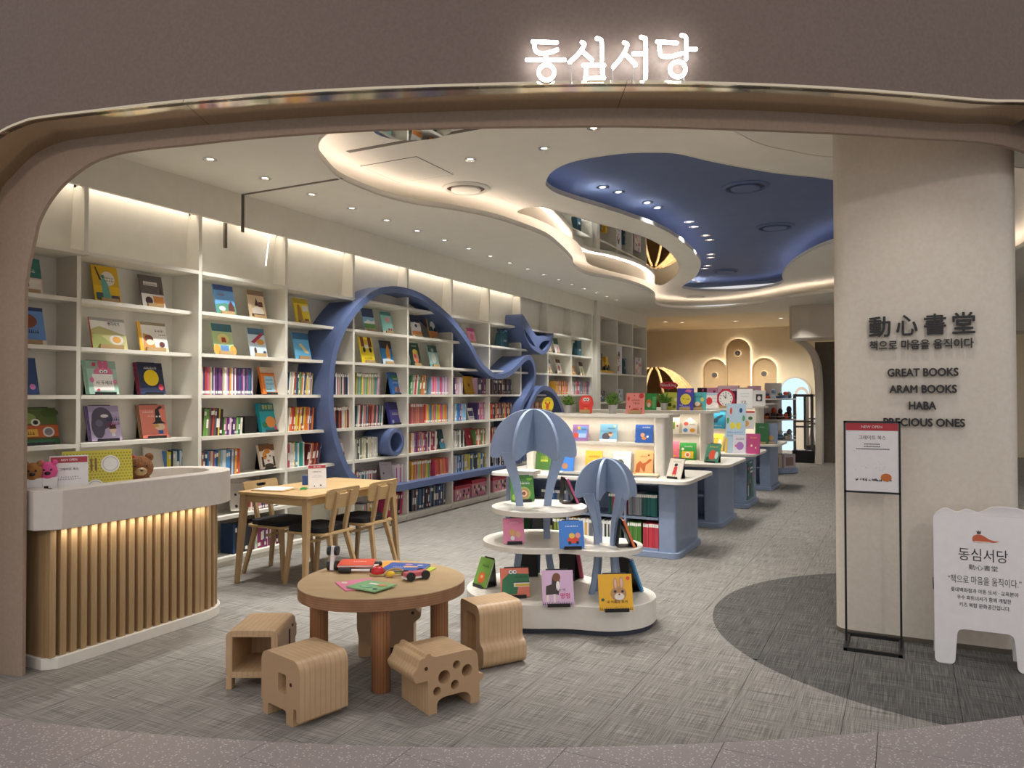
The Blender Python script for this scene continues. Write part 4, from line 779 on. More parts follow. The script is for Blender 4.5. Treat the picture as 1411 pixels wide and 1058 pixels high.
# ================================================================== TOY SHELF CONTENT
def farbox(u0, u1, z, h, cols, label, name='toy_box', X=WX+.0):
    y0, y1 = at_x(u0, 500, X).y, at_x(u1, 500, X).y; W = y1-y0; o = MB().box(0, 0, 0, W, .2, h, HX(cols[0])).build(name, 'print'); o.location = (X, y0, z); o.rotation_euler = (0, 0, radians(90)); tag(o, label, 'box')
    am = MB(); r = random.Random(int(u0*10))
    for k in range(9): x_, z_ = r.random()*.7*W, r.random()*.8*h; am.add([(x_+W*.02,-.001-.0003*k,z_+h*.02),(x_+W*(.1+.2*r.random()),-.001-.0003*k,z_+h*.02),(x_+W*(.1+.2*r.random()),-.001-.0003*k,min(h,z_+h*.2)),(x_+W*.02,-.001-.0003*k,min(h,z_+h*.2))], [(0,1,2,3)], HX(r.choice(cols[1:])))
    am.build('box_print', 'print', o)
farbox(848, 857, 1.97, .62, ['D8DCE4','3A8AD0','E8C8D0','2A2A30','D84A4A'], 'tall blue and pink toy box in the middle bay of the toy shelf')
farbox(875, 884, 1.97, .40, ['C8C0C8','D84A5A','3A4A8A','E8D8C0'], 'colourful toy box in the end bay of the toy shelf')
farbox(824, 846, 1.97, .05, ['E8B81E','E8B81E'], 'yellow tray under the toy digger', 'toy_tray'); farbox(824, 830, 2.02, .33, ['3A4054','D8D0C8','2A2A30'], 'dark toy box beside the yellow digger')
dg = thing('toy_digger', 'yellow toy construction vehicle on the toy shelf', 'toy', (WX-.02, at_x(838, 500, WX).y, 2.02), radians(90))
MB().box(-.14,0,.06,.12,.14,.17).build('chassis', 'toy_yellow', dg, bev=.01); MB().box(-.02,.02,.17,.11,.12,.29).build('cab', 'toy_yellow', dg, bev=.01)
for sx in (-.09, .07):
    for sy in (-.005, .11): MB().lathe([(.06,0),(.06,.035),(.02,.04)], 16, None, Matrix.Translation((sx, sy+.035, .06)) @ Matrix.Rotation(pi/2, 4, 'X')).build('wheel', 'black_metal', dg, 40)
MB().tube([(-.1,.06,.17),(-.2,.06,.30),(-.26,.06,.18)], .022, 8).build('arm', 'toy_yellow', dg, 40); MB().box(-.30,.0,.08,-.2,.14,.18).build('bucket', 'toy_yellow', dg, bev=.01)
farbox(826, 834, 1.38, .22, ['22262E','5A6A8A','D8D8DC'], 'black boxed toy on the lower cubby of the toy shelf'); farbox(849, 858, 1.38, .26, ['B8C4D8','3A4A7A','E8E8F0'], 'pale blue boxed toy on the lower cubby of the toy shelf'); farbox(826, 840, .80, .3, ['8A8A90','D8D4CC','4A4A50'], 'grey boxed toy low on the toy shelf')
# ================================================================== COUNTER
def stadium(x0, x1, y0, y1, ch=0.0, n=14):
    # counter plan: square (chamfered) near end at y0, half round far end at y1; x1 is the front
    r = (x1-x0)/2; cx, cy = (x0+x1)/2, y1-r
    return [(x0, y0), (x1-ch, y0), (x1, y0+ch)] + [(cx+r*cos(a), cy+r*sin(a)) for a in [pi*k/n for k in range(n+1)]]
ct = thing('reception_counter', 'white topped reception counter clad in vertical wooden slats', 'counter')
CX0, CX1, CY0_, CY1_ = -4.84, -4.25, 2.66, 4.00
MB().ext([stadium(CX0-.02, CX1+.02, CY0_-.02, CY1_+.02, .06)], .0, .065, 'z').build('plinth', 'white_top', ct, 35, .003)
MB().ext([stadium(CX0+.02, CX1-.035, CY0_+.03, CY1_-.035, .04)], .065, .80, 'z').build('core', 'oak_v', ct, 35)
o_, i_ = stadium(CX0-.06, CX1+.075, CY0_-.075, CY1_+.085, .10, 20), stadium(CX0+.03, CX1-.05, CY0_+.03, CY1_-.05, .06, 20)
MB().ext([o_, i_], .785, 1.005, 'z').build('top_rim', 'counter_white', ct, 35, .004)
MB().ext([stadium(CX0+.03, CX1-.05, CY0_+.03, CY1_-.05, .06, 20)], .80, .90, 'z').build('tray', 'white_top', ct, 35)
path = [(CX1-.035, CY0_+.02+.062*k) for k in range(0, 17)]
r_ = (CX1-CX0)/2-.035; cc_ = ((CX0+CX1)/2, CY1_-(CX1-CX0)/2)
y_end = cc_[1]; path = [(x, y, 0.0) for x, y in path if y < y_end]
path += [(cc_[0]+r_*cos(a), cc_[1]+r_*sin(a), a) for a in [.02+.235*k for k in range(9)]]
sl = MB().box(0, -.0175, .065, .036, .0175, .80).mesh('slat', 'oak_v')
for x, y, a in path:
    s = link('slat', sl, ct, .002, 1); s.location = (x, y, 0); s.rotation_euler = (0, 0, a)
MB().box(CX0+.03, CY0_-.004, .065, CX1-.03, CY0_+.03, .80).build('end_panel', 'oak_v', ct)
ll = light('counter_light', 'AREA', (CX1+.035, (CY0_+y_end)/2+.05, .775), 1.7, (1, .88, .72), None, shape='RECTANGLE', size=.03, size_y=y_end-CY0_)
# things on the counter
def tag_sign(loc, rz, W, H, label, name='sign_holder', lean=8):
    t = thing(name, label, 'sign', loc, 0); t.rotation_euler = (-radians(lean), 0, rz)
    MB().box(-W/2, 0, 0, W/2, .006, H).build('acrylic_sheet', 'white_board', t)
    MB().box(-W/2, 0, 0, W/2, .07, .004).build('foot', 'white_board', t)
    am = MB(); art(am, [('r',.02,.84,.98,.97,'B03A44'),('t','NEW OPEN',.5,.905,.42,.05,'F4E8E4'),('t','그레이트 북스',.5,.70,.5,.06,'3A3A40'),('w',.28,.74,.52,.025,'8A8A90'),('w',.2,.82,.47,.025,'8A8A90'),('e',.33,.1,.03,.025,'3A3436'),('e',.68,.13,.045,.035,'3A3436')], W, H); am.build('print', 'print', t)
TR = .905
yo = lambda u, X: at_x(u, 650, X).y
tag_sign((-4.42, yo(96, -4.42), TR), radians(62), .20, .27, 'white notice with a red header standing on the counter')
ps = thing('placemat_board', 'yellow patterned board with plates standing on the counter', 'board', (-4.55, yo(137, -4.55), TR-.02), 0); ps.rotation_euler = (-radians(10), 0, radians(66))
MB().box(-.20, 0, 0, .20, .012, .30, HX('D8CC4A')).build('board', 'print', ps)
am = MB(); its = []
for i in range(22):
    for j in range(15): its.append((i, j))
for i, j in its:
    x, z = -.195+.018*i+(.009 if j % 2 else 0), .008+.019*j; am.add([(x,-.001,z),(x+.009,-.001,z),(x+.009,-.001,z+.009),(x,-.001,z+.009)], [(0,1,2,3)], HX('A89A2A'))
am.build('pattern', 'print', ps)
am = MB()
for cx, cz in ((-.11,.20),(.07,.21),(-.02,.06)):
    for k, (r, c) in enumerate(((.055,'F2EFE8'),(.046,'B8B4B0'),(.042,'F2EFE8'))): am.add([(cx+r*cos(2*pi*q/20), -.002-.0006*k, cz+r*sin(2*pi*q/20)) for q in range(20)], [tuple(range(20))], HX(c))
for cx in (-.045, -.02): am.add([(cx,-.002,.17),(cx+.012,-.002,.17),(cx+.012,-.002,.25),(cx,-.002,.25)], [(0,1,2,3)], HX('8A6A3A'))
am.build('plates', 'print', ps)
tb = thing('plush_bear', 'brown plush bear with a red flower behind the counter', 'plush toy', (-4.62, yo(191, -4.62), TR-.04), radians(62)); tb.scale = (.86, .86, .86)
MB().ball((0,0,.075), (.10,.085,.09), 18, 10).build('body', 'fur', tb, 60); MB().ball((0,-.02,.205), (.105,.10,.095), 20, 12).build('head', 'fur', tb, 60)
for s in (-1, 1): MB().ball((.075*s,0,.285), (.034,.022,.034), 12, 8).build('ear', 'fur', tb, 60); MB().ball((.05*s,-.095,.07), (.03,.05,.03), 12, 8).build('paw', 'fur', tb, 60)
MB().ball((0,-.105,.185), (.045,.035,.034), 14, 8).build('muzzle', 'oak', tb, 60); MB().ball((0,-.142,.195), (.012,.008,.009), 8, 6).build('nose', 'black_metal', tb, 60)
for s in (-1, 1): MB().ball((.04*s,-.105,.225), .009, 8, 6).build('eye', 'black_metal', tb, 60)
MB().lathe([(.05,.112),(.075,.118),(.075,.135),(.05,.142)], 18).build('scarf', 'red_cloth', tb, 40)
fl_ = MB()
for k in range(5): a = 2*pi*k/5; fl_.ball((-.075+.024*cos(a), -.035, .292+.024*sin(a)), (.02,.012,.02), 8, 6)
fl_.build('flower', 'red_cloth', tb, 60)
for (x, y, c, lb) in [(-4.47, yo(45, -4.47), 'A8703E', 'brown animal headed packaged toy at the near end of the counter'), (-4.46, yo(66, -4.46), 'E8609A', 'pink animal headed packaged toy beside the brown one on the counter')]:
    t = thing('packaged_plush', lb, 'toy', (x, y, .915), radians(55), 'packaged plush toys')
    MB().hexa([(-.045,-.02,0),(.045,-.02,0),(.045,.03,0),(-.045,.03,0)], [(-.05,-.018,.14),(.05,-.018,.14),(.05,.028,.14),(-.05,.028,.14)]).build('card_sleeve', 'white_board', t, bev=.004)
    m_ = 'plush_' + c; noise_mat(m_, HX(c), HX(c), (60,60,60), .9, 3, .5, .004); MB().ball((0,.005,.175), (.05,.038,.055), 16, 10).build('head', m_, t, 60)
    for s in (-1, 1): MB().ball((.034*s,.005,.225), (.016,.012,.016), 10, 6).build('ear', m_, t, 60); MB().ball((.018*s,-.034,.185), .006, 8, 6).build('eye', 'black_metal', t)
    MB().ball((0,-.036,.165), (.016,.01,.011), 10, 6).build('nose', 'black_metal', t)
    MB().box(-.018,-.0215,.06,.004,-.0205,.09).build('label_print', 'black_metal', t)
book((-4.50, yo(168, -4.50), TR), radians(62), .11, .08, .006, 'E8C8C0', [('t','LOVE',.5,.5,.7,.4,'B07A78')], 'small pink card reading LOVE beside the plush bear', 12, 'card', None, 'greeting_card')
# ================================================================== DINING TABLE AND CHAIRS
dt = thing('dining_table', 'light oak dining table in front of the bookcase', 'table', (-4.49, 5.19, 0))
TW, TL, TH = .375, .60, .745
MB().ext([rrect(-TW, -TL, TW, TL, .03)], TH-.022, TH, 'z').build('table_top', 'oak', dt, 35, .004)
for s in (-1, 1):
    MB().box(-TW+.06, s*(TL-.05)-.011, TH-.085, TW-.06, s*(TL-.05)+.011, TH-.022).build('apron', 'oak', dt); MB().box(s*(TW-.05)-.011, -TL+.06, TH-.085, s*(TW-.05)+.011, TL-.06, TH-.022).build('apron', 'oak', dt)
    for q in (-1, 1):
        tx, ty = s*(TW-.045), q*(TL-.045); bx_, by = s*(TW-.015), q*(TL+.01); a, b_ = .028, .017
        MB().hexa([(bx_-b_,by-b_,0),(bx_+b_,by-b_,0),(bx_+b_,by+b_,0),(bx_-b_,by+b_,0)], [(tx-a,ty-a,TH-.022),(tx+a,ty-a,TH-.022),(tx+a,ty+a,TH-.022),(tx-a,ty+a,TH-.022)]).build('leg', 'oak_v', dt, bev=.005)
def chair(loc, rz, label):
    # faces local -y; backrest at +y
    t = thing('dining_chair', label, 'chair', loc, rz, 'dining chairs'); w = .20
    se = MB().ext([rrect(-w, -.20, w, .20, .05)], .415, .435, 'z').build('seat', 'oak', t, 35, .004)
    MB().ext([rrect(-w+.01, -.195, w-.01, .17, .06)], .435, .475, 'z').build('cushion', 'cushion', se, 35, .014, 3)
    for s in (-1, 1):
        MB().hexa([(s*.185-.014,-.225,0),(s*.185+.014,-.225,0),(s*.185+.014,-.195,0),(s*.185-.014,-.195,0)], [(s*.165-.017,-.185,.415),(s*.165+.017,-.185,.415),(s*.165+.017,-.145,.415),(s*.165-.017,-.145,.415)]).build('leg', 'oak_v', t, bev=.004)
        MB().hexa([(s*.16-.014,.255,0),(s*.16+.014,.255,0),(s*.16+.014,.285,0),(s*.16-.014,.285,0)], [(s*.10-.016,.15,.43),(s*.10+.016,.15,.43),(s*.10+.016,.195,.43),(s*.10-.016,.195,.43)]).build('leg', 'oak_v', t, bev=.004)
        MB().hexa([(s*.085-.016,.15,.42),(s*.085+.016,.15,.42),(s*.085+.016,.19,.42),(s*.085-.016,.19,.42)], [(s*.085-.014,.235,.76),(s*.085+.014,.235,.76),(s*.085+.014,.262,.76),(s*.085-.014,.262,.76)]).build('back_post', 'oak_v', t, bev=.004)
    M = Matrix.Translation((0, .215, .62)) @ Matrix.Rotation(radians(-14), 4, 'X')
    MB().ext([fillet([(-.20,.17),(-.19,.0),(.19,.0),(.20,.17)], [.03,.05,.05,.03]), rrect(-.055,.118,.055,.145,.013)], -.022, -.006, 'y', None, M).build('backrest', 'oak', t, 35, .003)
    MB().box(-.165, -.012, .34, .165, .008, .36).build('stretcher', 'oak', t)
    return t
chair((-4.27, 4.92, 0), radians(-90), 'oak chair with a black cushion tucked in nearest the round table')
chair((-4.27, 5.46, 0), radians(-90), 'oak chair with a black cushion at the far end of the dining table')
chair((-4.80, 5.02, 0), radians(90), 'oak chair with a black cushion on the bookcase side of the table')
TT = TH+.001
tag_sign((-4.40, 5.03, TT), radians(50), .15, .20, 'small white notice with a red header on the dining table')
fp = thing('drawing_board', 'wooden clipboard with papers at the corner of the dining table', 'board', (-4.66, 4.80, TT), radians(10))
MB().box(-.15, -.11, 0, .15, .11, .008).build('board', 'oak', fp, bev=.002); MB().box(-.13, -.10, .008, .12, .10, .013).build('papers', 'paper', fp)
MB().box(-.10, -.06, .0131, .04, .04, .0135, HX('C8CCD0')).build('print', 'print', fp)
sc_ = thing('green_scissors', 'green plastic scissors on the dining table papers', 'scissors', (-4.50, 4.90, TT), radians(35))
for s in (-1, 1):
    MB().tube([(.05+.022*cos(a), s*.022+.018*sin(a), .008) for a in [2*pi*k/14 for k in range(14)]], .006, 6, True).build('handle', 'green_plastic', sc_, 60)
    MB().hexa([(-.08,-.003,.004),(.03,-.006+s*.004,.004),(.03,.006+s*.004,.004),(-.08,.003,.004)], [(-.08,-.003,.008),(.03,-.006+s*.004,.008),(.03,.006+s*.004,.008),(-.08,.003,.008)]).build('blade', 'chrome', sc_)
bl = thing('flip_cards', 'blue ring bound flip cards on the dining table behind the notice', 'cards', (-4.66, 5.22, TT), radians(60))
MB().box(-.06, -.012, 0, .06, .012, .08, HX('2A4A86')).build('card_block', 'print', bl)
for x in (-.03, .03): MB().tube([(x, .014*cos(a), .082+.014*sin(a)) for a in [2*pi*k/12 for k in range(12)]], .002, 5, True).build('ring', 'chrome', bl)
# ================================================================== ROUND CHILDREN'S TABLE
kc = Vector((-2.625, 3.53, 0)); RT = .455
kt = thing('children_table', 'low round plywood children table with four thick legs', 'table', kc, radians(27))
blob = [(RT*(1+.035*cos(3*a+.6))*cos(a), RT*(1+.035*cos(3*a+.6))*sin(a)) for a in [2*pi*k/64 for k in range(64)]]
MB().ext([blob], .498, .502, 'z').build('table_top', 'table_top', kt, 35); MB().ext([blob], .435, .498, 'z').build('top_edge', 'ply_edge', kt, 35, .004)
for px, py in [(.055,-.335),(-.335,-.06),(-.09,.24),(.325,-.0)]:
    MB().lathe([(.046,.0),(.05,.006),(.05,.435)], 20, None, Matrix.Translation((px, py, 0))).build('leg', 'ply_leg', kt, 50)
KT = .503
def onk(u, v, z=KT): return at_z(u, v, z)
def flatbook(u, v, rz, W, H, T, col, items, label, dz=0, cat='book'):
    p = onk(u, v, KT+dz); q = Vector((0, -H/2, 0)); q.rotate(Matrix.Rotation(rz, 3, 'Z'))
    return book((p.x+q.x, p.y+q.y, KT+dz+T), rz, W, H, T, col, items, label, 0, cat, None, 'picture_book', None, 0, True)
flatbook(494, 806, radians(-35), .20, .20, .006, 'E88AA8', [('w',.3,.8,.6,.12,'F6E6EA'),('e',.2,.2,.12,.08,'F0D8C0')], 'pink picture book lying under the green one on the round table')
flatbook(512, 808, radians(-5), .20, .17, .006, '8CBE84', [('e',.45,.3,.2,.14,'6AA8A0'),('e',.45,.3,.15,.1,'9ACE92'),('r',.3,.6,.6,.75,'EEF0E4'),('e',.75,.68,.16,.14,'D8A070'),('e',.85,.2,.07,.07,'3A4A6A')], 'green picture book lying at the front of the round table', .009)
flatbook(492, 777, radians(30), .20, .17, .012, 'E8573A', [('w',.4,.75,.5,.16,'F6EEE4')], 'red orange booklet on top at the back of the round table', .03)
flatbook(519, 780, radians(22), .24, .20, .008, 'F0A23E', [('e',.4,.5,.1,.1,'E87A3A')], 'orange sheet under the red booklet on the round table')
flatbook(500, 781, radians(15), .20, .16, .02, 'E9E0D4', [], 'cream box under the red booklet on the round table')
flatbook(560, 783, radians(15), .24, .18, .012, '3E5CA8', [('w',.2,.6,.3,.12,'E8ECF4'),('e',.5,.75,.1,.07,'E8A0B8'),('e',.62,.45,.2,.1,'E8B88A'),('e',.8,.7,.08,.06,'E8ECF4')], 'blue picture book with animals lying on the round table', .01)
flatbook(567, 786, radians(8), .24, .18, .008, 'C8D43A', [], 'lime green book under the blue one on the round table')
def toycar(u, v, rz, label, vert=False, base='C8606A'):
    p = onk(u, v); t = thing('toy_vehicle', label, 'toy', (p.x, p.y, KT), rz, 'toy vehicles on the round table')
    if vert:
        M = Matrix.Rotation(radians(78), 4, 'X') @ Matrix.Translation((0, .07, -.02))
        MB().box(-.012,-.07,.0,.012,.07,.03,None,Matrix.Rotation(0,4,'X')@Matrix.Translation((0,0,.07))@Matrix.Rotation(radians(80),4,'X')).build('body', 'white_board', t, bev=.004)
        for sz in (.028, .115):
            for sx in (-.022, .022): MB().lathe([(.028,-.009),(.028,.009)], 18, None, Matrix.Translation((sx, -.01, sz)) @ Matrix.Rotation(pi/2, 4, 'Y')).build('wheel', 'black_metal', t, 40)
    else:
        MB().box(-.07,-.026,.02,.07,.026,.045, HX(base)).build('body', 'print', t, bev=.004); MB().box(-.075,-.028,.012,.075,.028,.022).build('chassis', 'white_board', t)
        for sx in (-.045, .045):
            for sy in (-.032, .032): MB().lathe([(.024,-.009),(.024,.009)], 18, None, Matrix.Translation((sx, sy, .026)) @ Matrix.Rotation(pi/2, 4, 'X')).build('wheel', 'black_metal', t, 40)
    return t
toycar(460, 785, radians(20), 'white toy vehicle standing on end at the left of the round table', True)
toycar(573, 798, radians(60), 'pink and black toy car at the right of the round table')
def bar(u, v, rz, lb):
    p = onk(u, v); t = thing('toy_barbell', lb, 'toy', (p.x, p.y, KT+.018), rz, 'black tipped toy rods')
    MB().tube([(-.11,0,0),(.11,0,0)], .006, 8).build('rod', 'white_board', t, 50)
    for s in (-1, 1): MB().lathe([(.008,-.045),(.017,-.04),(.017,.02),(.012,.03)], 14, None, Matrix.Translation((s*.10,0,0)) @ Matrix.Rotation(s*pi/2, 4, 'Y')).build('grip', 'black_metal', t, 50)
bar(496, 781.5, radians(34), 'toy rod with black ends lying in front of the red booklet'); bar(497, 790, radians(24), 'toy rod with black ends nearest the pink book')
rg = thing('wooden_rattle', 'wooden ring toy with a red dome and a yellow bead', 'toy', onk(532, 793), radians(15))
MB().tube([(.05+.055*cos(a), .0+.04*sin(a), .012+.02*max(0, sin(a))) for a in [2*pi*k/20 for k in range(20)]], .006, 8, True).build('ring', 'oak', rg, 60)
MB().box(-.09,-.03,0,.0,.03,.012).build('base', 'oak', rg, bev=.003); MB().lathe([(.036,.012),(.038,.022),(.032,.04),(.018,.05),(.001,.052)], 18, None, Matrix.Translation((-.05,0,0))).build('red_dome', 'red_gloss', rg, 60)
MB().ball((.04,-.03,.018), (.026,.018,.017), 14, 8).build('yellow_bead', 'toy_yellow', rg, 60)
# ================================================================== ANIMAL STOOLS
def stool(name, label, p0, p1, outer, holes, depth, pieces=(), eye=None):
    # profile drawn along the floor line p0 -> p1 (x) and up (z); extruded away by depth
    p0, p1 = Vector(p0), Vector(p1); d = p1-p0; a = atan2(d.y, d.x)
    t = thing(name, label, 'stool', (p0.x, p0.y, 0), a, 'animal shaped plywood stools')
    MB().ext([outer]+holes, 0, depth).build('body', 'ply', t, 35, .004)
    if eye:
        for yy, s in ((0, -1), (depth, 1)): MB().lathe([(.009,0),(.009,.002)], 12, None, Matrix.Translation((eye[0], yy+s*.0005, eye[1])) @ Matrix.Rotation(pi/2, 4, 'X')).build('eye', 'dark_wood', t)
    return t
# elephant: long side faces the entrance, trunk at the right
el_o = fillet([(0,.065),(0,.305),(.325,.305),(.325,.03),(.300,.03),(.300,.085),(.275,.085),(.275,0),(.215,0),(.215,.06),(.06,.06),(.06,0),(.015,0),(.015,.06)], [.02,.06,.06,.005,.005,.01,.01,.004,.004,.015,.015,.004,.004,.01])
e0, e1 = Vector((-2.785,2.785,0)), Vector((-2.473,2.705,0))
stool('elephant_stool', 'plywood elephant stool at the front left of the round table', e0, e1, el_o, [rrect(.148,.135,.215,.225,.012)], .27, eye=(.255,.19))
# hollow stool behind it, open end to the entrance
hs = thing('elephant_stool', 'hollow plywood animal stool seen from its open end, back left', 'stool', (-3.155, 2.905, 0), radians(27), 'animal shaped plywood stools')
HW, HL, HH = .27, .33, .305
MB().ext([rrect(0, .06, HW, HH, .04), rrect(.034, .092, HW-.034, HH-.034, .006)], 0, HL-.03, 'y').build('shell', 'ply_x', hs, 35, .004)
for x0 in (0, HW-.032):
    for y0 in (0, HL-.09): MB().box(x0, y0, 0, x0+.032, y0+.055, .066).build('leg', 'ply_x', hs, bev=.003)
MB().ext([rrect(0, .03, HW, HH, .04)], HL-.03, HL, 'y').build('front_panel', 'ply_x', hs, 35, .004)
for zz in ((.12, .20),): MB().box(HW-.001, .20, zz[0]+.03, HW+.002, .225, zz[1]+.05).build('window_slot', 'dark_wood', hs)
MB().ball((HW+.001, .27, .255), (.003,.009,.009), 10, 6).build('eye', 'dark_wood', hs); MB().box(HW-.02, HL-.001, .17, HW, HL+.03, .25).build('trunk', 'ply_x', hs, bev=.008)
# cow with round holes: head to the left
cw = fillet([(.085,0),(.085,.165),(.02,.165),(.0,.205),(.03,.235),(.045,.275),(.07,.275),(.08,.292),(.10,.292),(.105,.278),(.13,.27),(.315,.27),(.365,.255),(.375,.14),(.405,.135),(.405,.115),(.378,.10),(.378,0),(.325,0),(.325,.05),(.29,.07),(.17,.07),(.135,.055),(.135,0)], [.004,.006,.008,.02,.006,.012,.004,.008,.008,.004,.01,.03,.03,.01,.008,.008,.006,.004,.004,.02,.02,.02,.02,.004])
cp0 = Vector((-2.075,3.03,0)); cp1 = Vector((-1.89,3.385,0))
stool('cow_stool', 'plywood cow stool with round holes at the front right of the table', cp0, cp1, cw, [circ(.175,.165,.033,20), circ(.245,.21,.021,16), circ(.305,.17,.030,18), circ(.235,.115,.023,16), circ(.135,.105,.021,16)], .27, eye=(.075,.225))
# swan like stool: open profile with a low bump, right of the table
sp = fillet([(.0,.0),(.0,.345),(.21,.345),(.24,.31),(.24,.14),(.285,.12),(.285,.03),(.25,.0)], [.01,.03,.03,.05,.03,.03,.03,.03])
stool('step_stool', 'plywood arch shaped stool with a low rounded step right of the table', tuple(Vector((-2.085,3.735,0)) - .285*(R0*.5-F0*.86)), tuple(Vector((-2.085,3.735,0))), sp, [fillet([(.045,.0+.02),(.045,.29),(.195,.29),(.195,.02)], .03)], .28)
br = fillet([(0,0),(0,.12),(-.01,.16),(-.01,.27),(.03,.30),(.27,.30),(.295,.318),(.32,.30),(.335,.268),(.362,.248),(.362,.222),(.335,.203),(.32,.19),(.32,0),(.25,0),(.25,.05),(.07,.05),(.07,0)], [.004,.02,.02,.05,.03,.01,.012,.01,.01,.012,.014,.01,.01,.004,.004,.02,.02,.004])
bq = at_z(494, 905); stool('bear_stool', 'plywood bear stool partly hidden behind the round table legs', tuple(bq), tuple(bq+R0*.3+F0*.02), br, [], .27, eye=(.315,.25))
# ================================================================== JELLYFISH DISPLAY
jd = thing('jellyfish_display', 'two tier white display stand with two blue jellyfish', 'display stand', cf(0, 0), YAW)
def peanut(c1, r1, c2, r2, k=.16):
    # union of two circles with a smoothed waist (polar sampling about the centre)
    m = ((c1[0]+c2[0])/2, (c1[1]+c2[1])/2); out = []
    sd = lambda x, y: (lambda a, b: min(a, b) - (max(k-abs(a-b), 0)**2)/(4*k))(hypot(x-c1[0], y-c1[1])-r1, hypot(x-c2[0], y-c2[1])-r2)
    for i in range(72):
        a = 2*pi*i/72; lo, hi = 0, 2.0
        for _ in range(30):
            md = (lo+hi)/2
            if sd(m[0]+md*cos(a), m[1]+md*sin(a)) < 0: lo = md
            else: hi = md
        out.append((m[0]+lo*cos(a), m[1]+lo*sin(a)))
    return out
JB, JS = (.17, 5.42), (.615, 5.22)
MB().ext([peanut(JB, .47, JS, .33)], 0, .035, 'z').build('toe_base', 'toe_dark', jd, 40); MB().ext([peanut(JB, .49, JS, .35)], .035, .185, 'z').build('base', 'white_top', jd, 40, .006)
MB().ext([peanut(JB, .375, JS, .265, .12)], .485, .52, 'z').build('middle_shelf', 'white_top', jd, 40, .004)
MB().ext([circ(JB[0]+.02, JB[1], .335, 48)], .715, .75, 'z').build('top_shelf', 'white_top', jd, 40, .004)
def jelly(c, z0, z1, R, zb, ang0, legs, th=.022):
    H = z1-z0; jf = thing('jellyfish', None, None); jf.parent = jd
    half = [(0, z1)] + [(R*sin(a)**.9, z0+.10*H+(H*.90)*cos(a)) for a in [pi/2*k/12 for k in range(1, 12)]] + [(R*1.0, z0+.10*H), (R*.97, z0+.02*H), (R*.86, z0), (R*.70, z0+.04*H), (R*.45, z0+.11*H), (R*.2, z0+.145*H), (0, z0+.15*H)]
    half = [half[0]] + catmull(half[1:-1], 2) + [half[-1]]
    for k in range(3):
        a = ang0+k*pi/3; e = .0002*k
        full = half + [(-x, z) for x, z in half[-2:0:-1]]
        M = Matrix.Translation((c[0], c[1], e)) @ Matrix.Rotation(a, 4, 'Z'); w_ = th/2
        MB().ext([full], -w_, w_, 'y', None, M).build('cap_fin', 'jelly_blue', jf, 35, .003)
    for a in legs:
        top = z0+.12*H; Lh = top-zb
        cen = [(R*.62, 1.0, .30*R), (R*.50, .88, .25*R), (R*.37, .72, .19*R), (R*.31, .55, .16*R), (R*.31, .36, .15*R), (R*.38, .16, .16*R), (R*.48, 0, .17*R)]
        L = catmull([(r+w/2, zb+Lh*q) for r, q, w in cen], 4); Rr = catmull([(r-w/2, zb+Lh*q) for r, q, w in cen], 4)
        M = Matrix.Translation((c[0], c[1], 0)) @ Matrix.Rotation(a, 4, 'Z')
        MB().ext([L+Rr[::-1]], -.0155, .0155, 'y', None, M).build('tentacle', 'jelly_blue', jf, 35, .003)
jelly((JB[0]-.02, JB[1]), 1.085, 1.43, .305, .185, radians(2), [radians(a) for a in (2, 182)])
jelly((JS[0]+.02, JS[1]), .835, 1.10, .215, .185, radians(8), [radians(a) for a in (-52, 128, 8, 188)], .02)
def jbook(u, v, z, rz, W, H, col, items, label, T=.014, lean=20, st='black'):
    p = at_z(u, v, z); a = YAW+radians(rz)
    book((p.x, p.y, z+.008), a, W, H, T, col, items, label, lean, 'book'); easel((p.x, p.y, z+.008), a, W, H, lean, st, label.split(' on ')[0], T)
jbook(721, 692, .75, 10, .17, .19, '4E8A3E', [('e',.55,.3,.3,.26,'A8B45A'),('e',.55,.3,.22,.19,'C88A5A'),('e',.55,.3,.15,.13,'E8C8A0'),('e',.55,.3,.08,.07,'8A4A34'),('w',.2,.85,.66,.12,'F2F4E8'),('e',.82,.88,.12,.08,'8AB83E'),('r',0,.9,1,1,'3E7430'),('e',.12,.15,.1,.12,'9CC04A')], 'green snail picture book on the top shelf of the jellyfish display')
jbook(709, 750, .52, 8, .14, .17, 'EC8FB0', [('w',.3,.75,.8,.06,'F8E4EC'),('e',.42,.42,.15,.14,'E8B06A'),('e',.7,.34,.12,.12,'E8B88A'),('e',.42,.2,.1,.09,'F4F0EC')], 'pink picture book on the middle shelf of the jellyfish display')
jbook(789, 757, .52, 6, .16, .18, '3F7FD0', [('w',.25,.8,.78,.06,'E8F0FA'),('e',.55,.3,.25,.12,'D8442E'),('e',.5,.45,.12,.1,'E8C04A'),('e',.75,.46,.11,.1,'E8948A'),('e',.4,.2,.06,.06,'222222'),('e',.72,.2,.06,.06,'222222')], 'blue picture book with a red vehicle on the middle display shelf')
jbook(711, 824, .185, 8, .19, .19, 'F08468', [('p',[(0,.05),(.55,.1),(.6,.35),(1,.38),(1,.78),(.3,.82),(.05,.6)],'2E7A4E'),('r',.45,.34,1,.48,'F4F2EA'),('r',.5,.36,1,.44,'E8C03A'),('w',.48,1,.5,.06,'3A2A1E'),('e',.36,.86,.07,.07,'FFFFFF'),('e',.5,.86,.07,.07,'FFFFFF'),('e',.37,.86,.03,.03,'222222'),('e',.51,.86,.03,.03,'222222'),('w',.5,.95,.66,.08,'1E4A30'),('w',.0,.6,.02,.05,'E8806A')], 'coral and green crocodile picture book on the base of the display', lean=24)
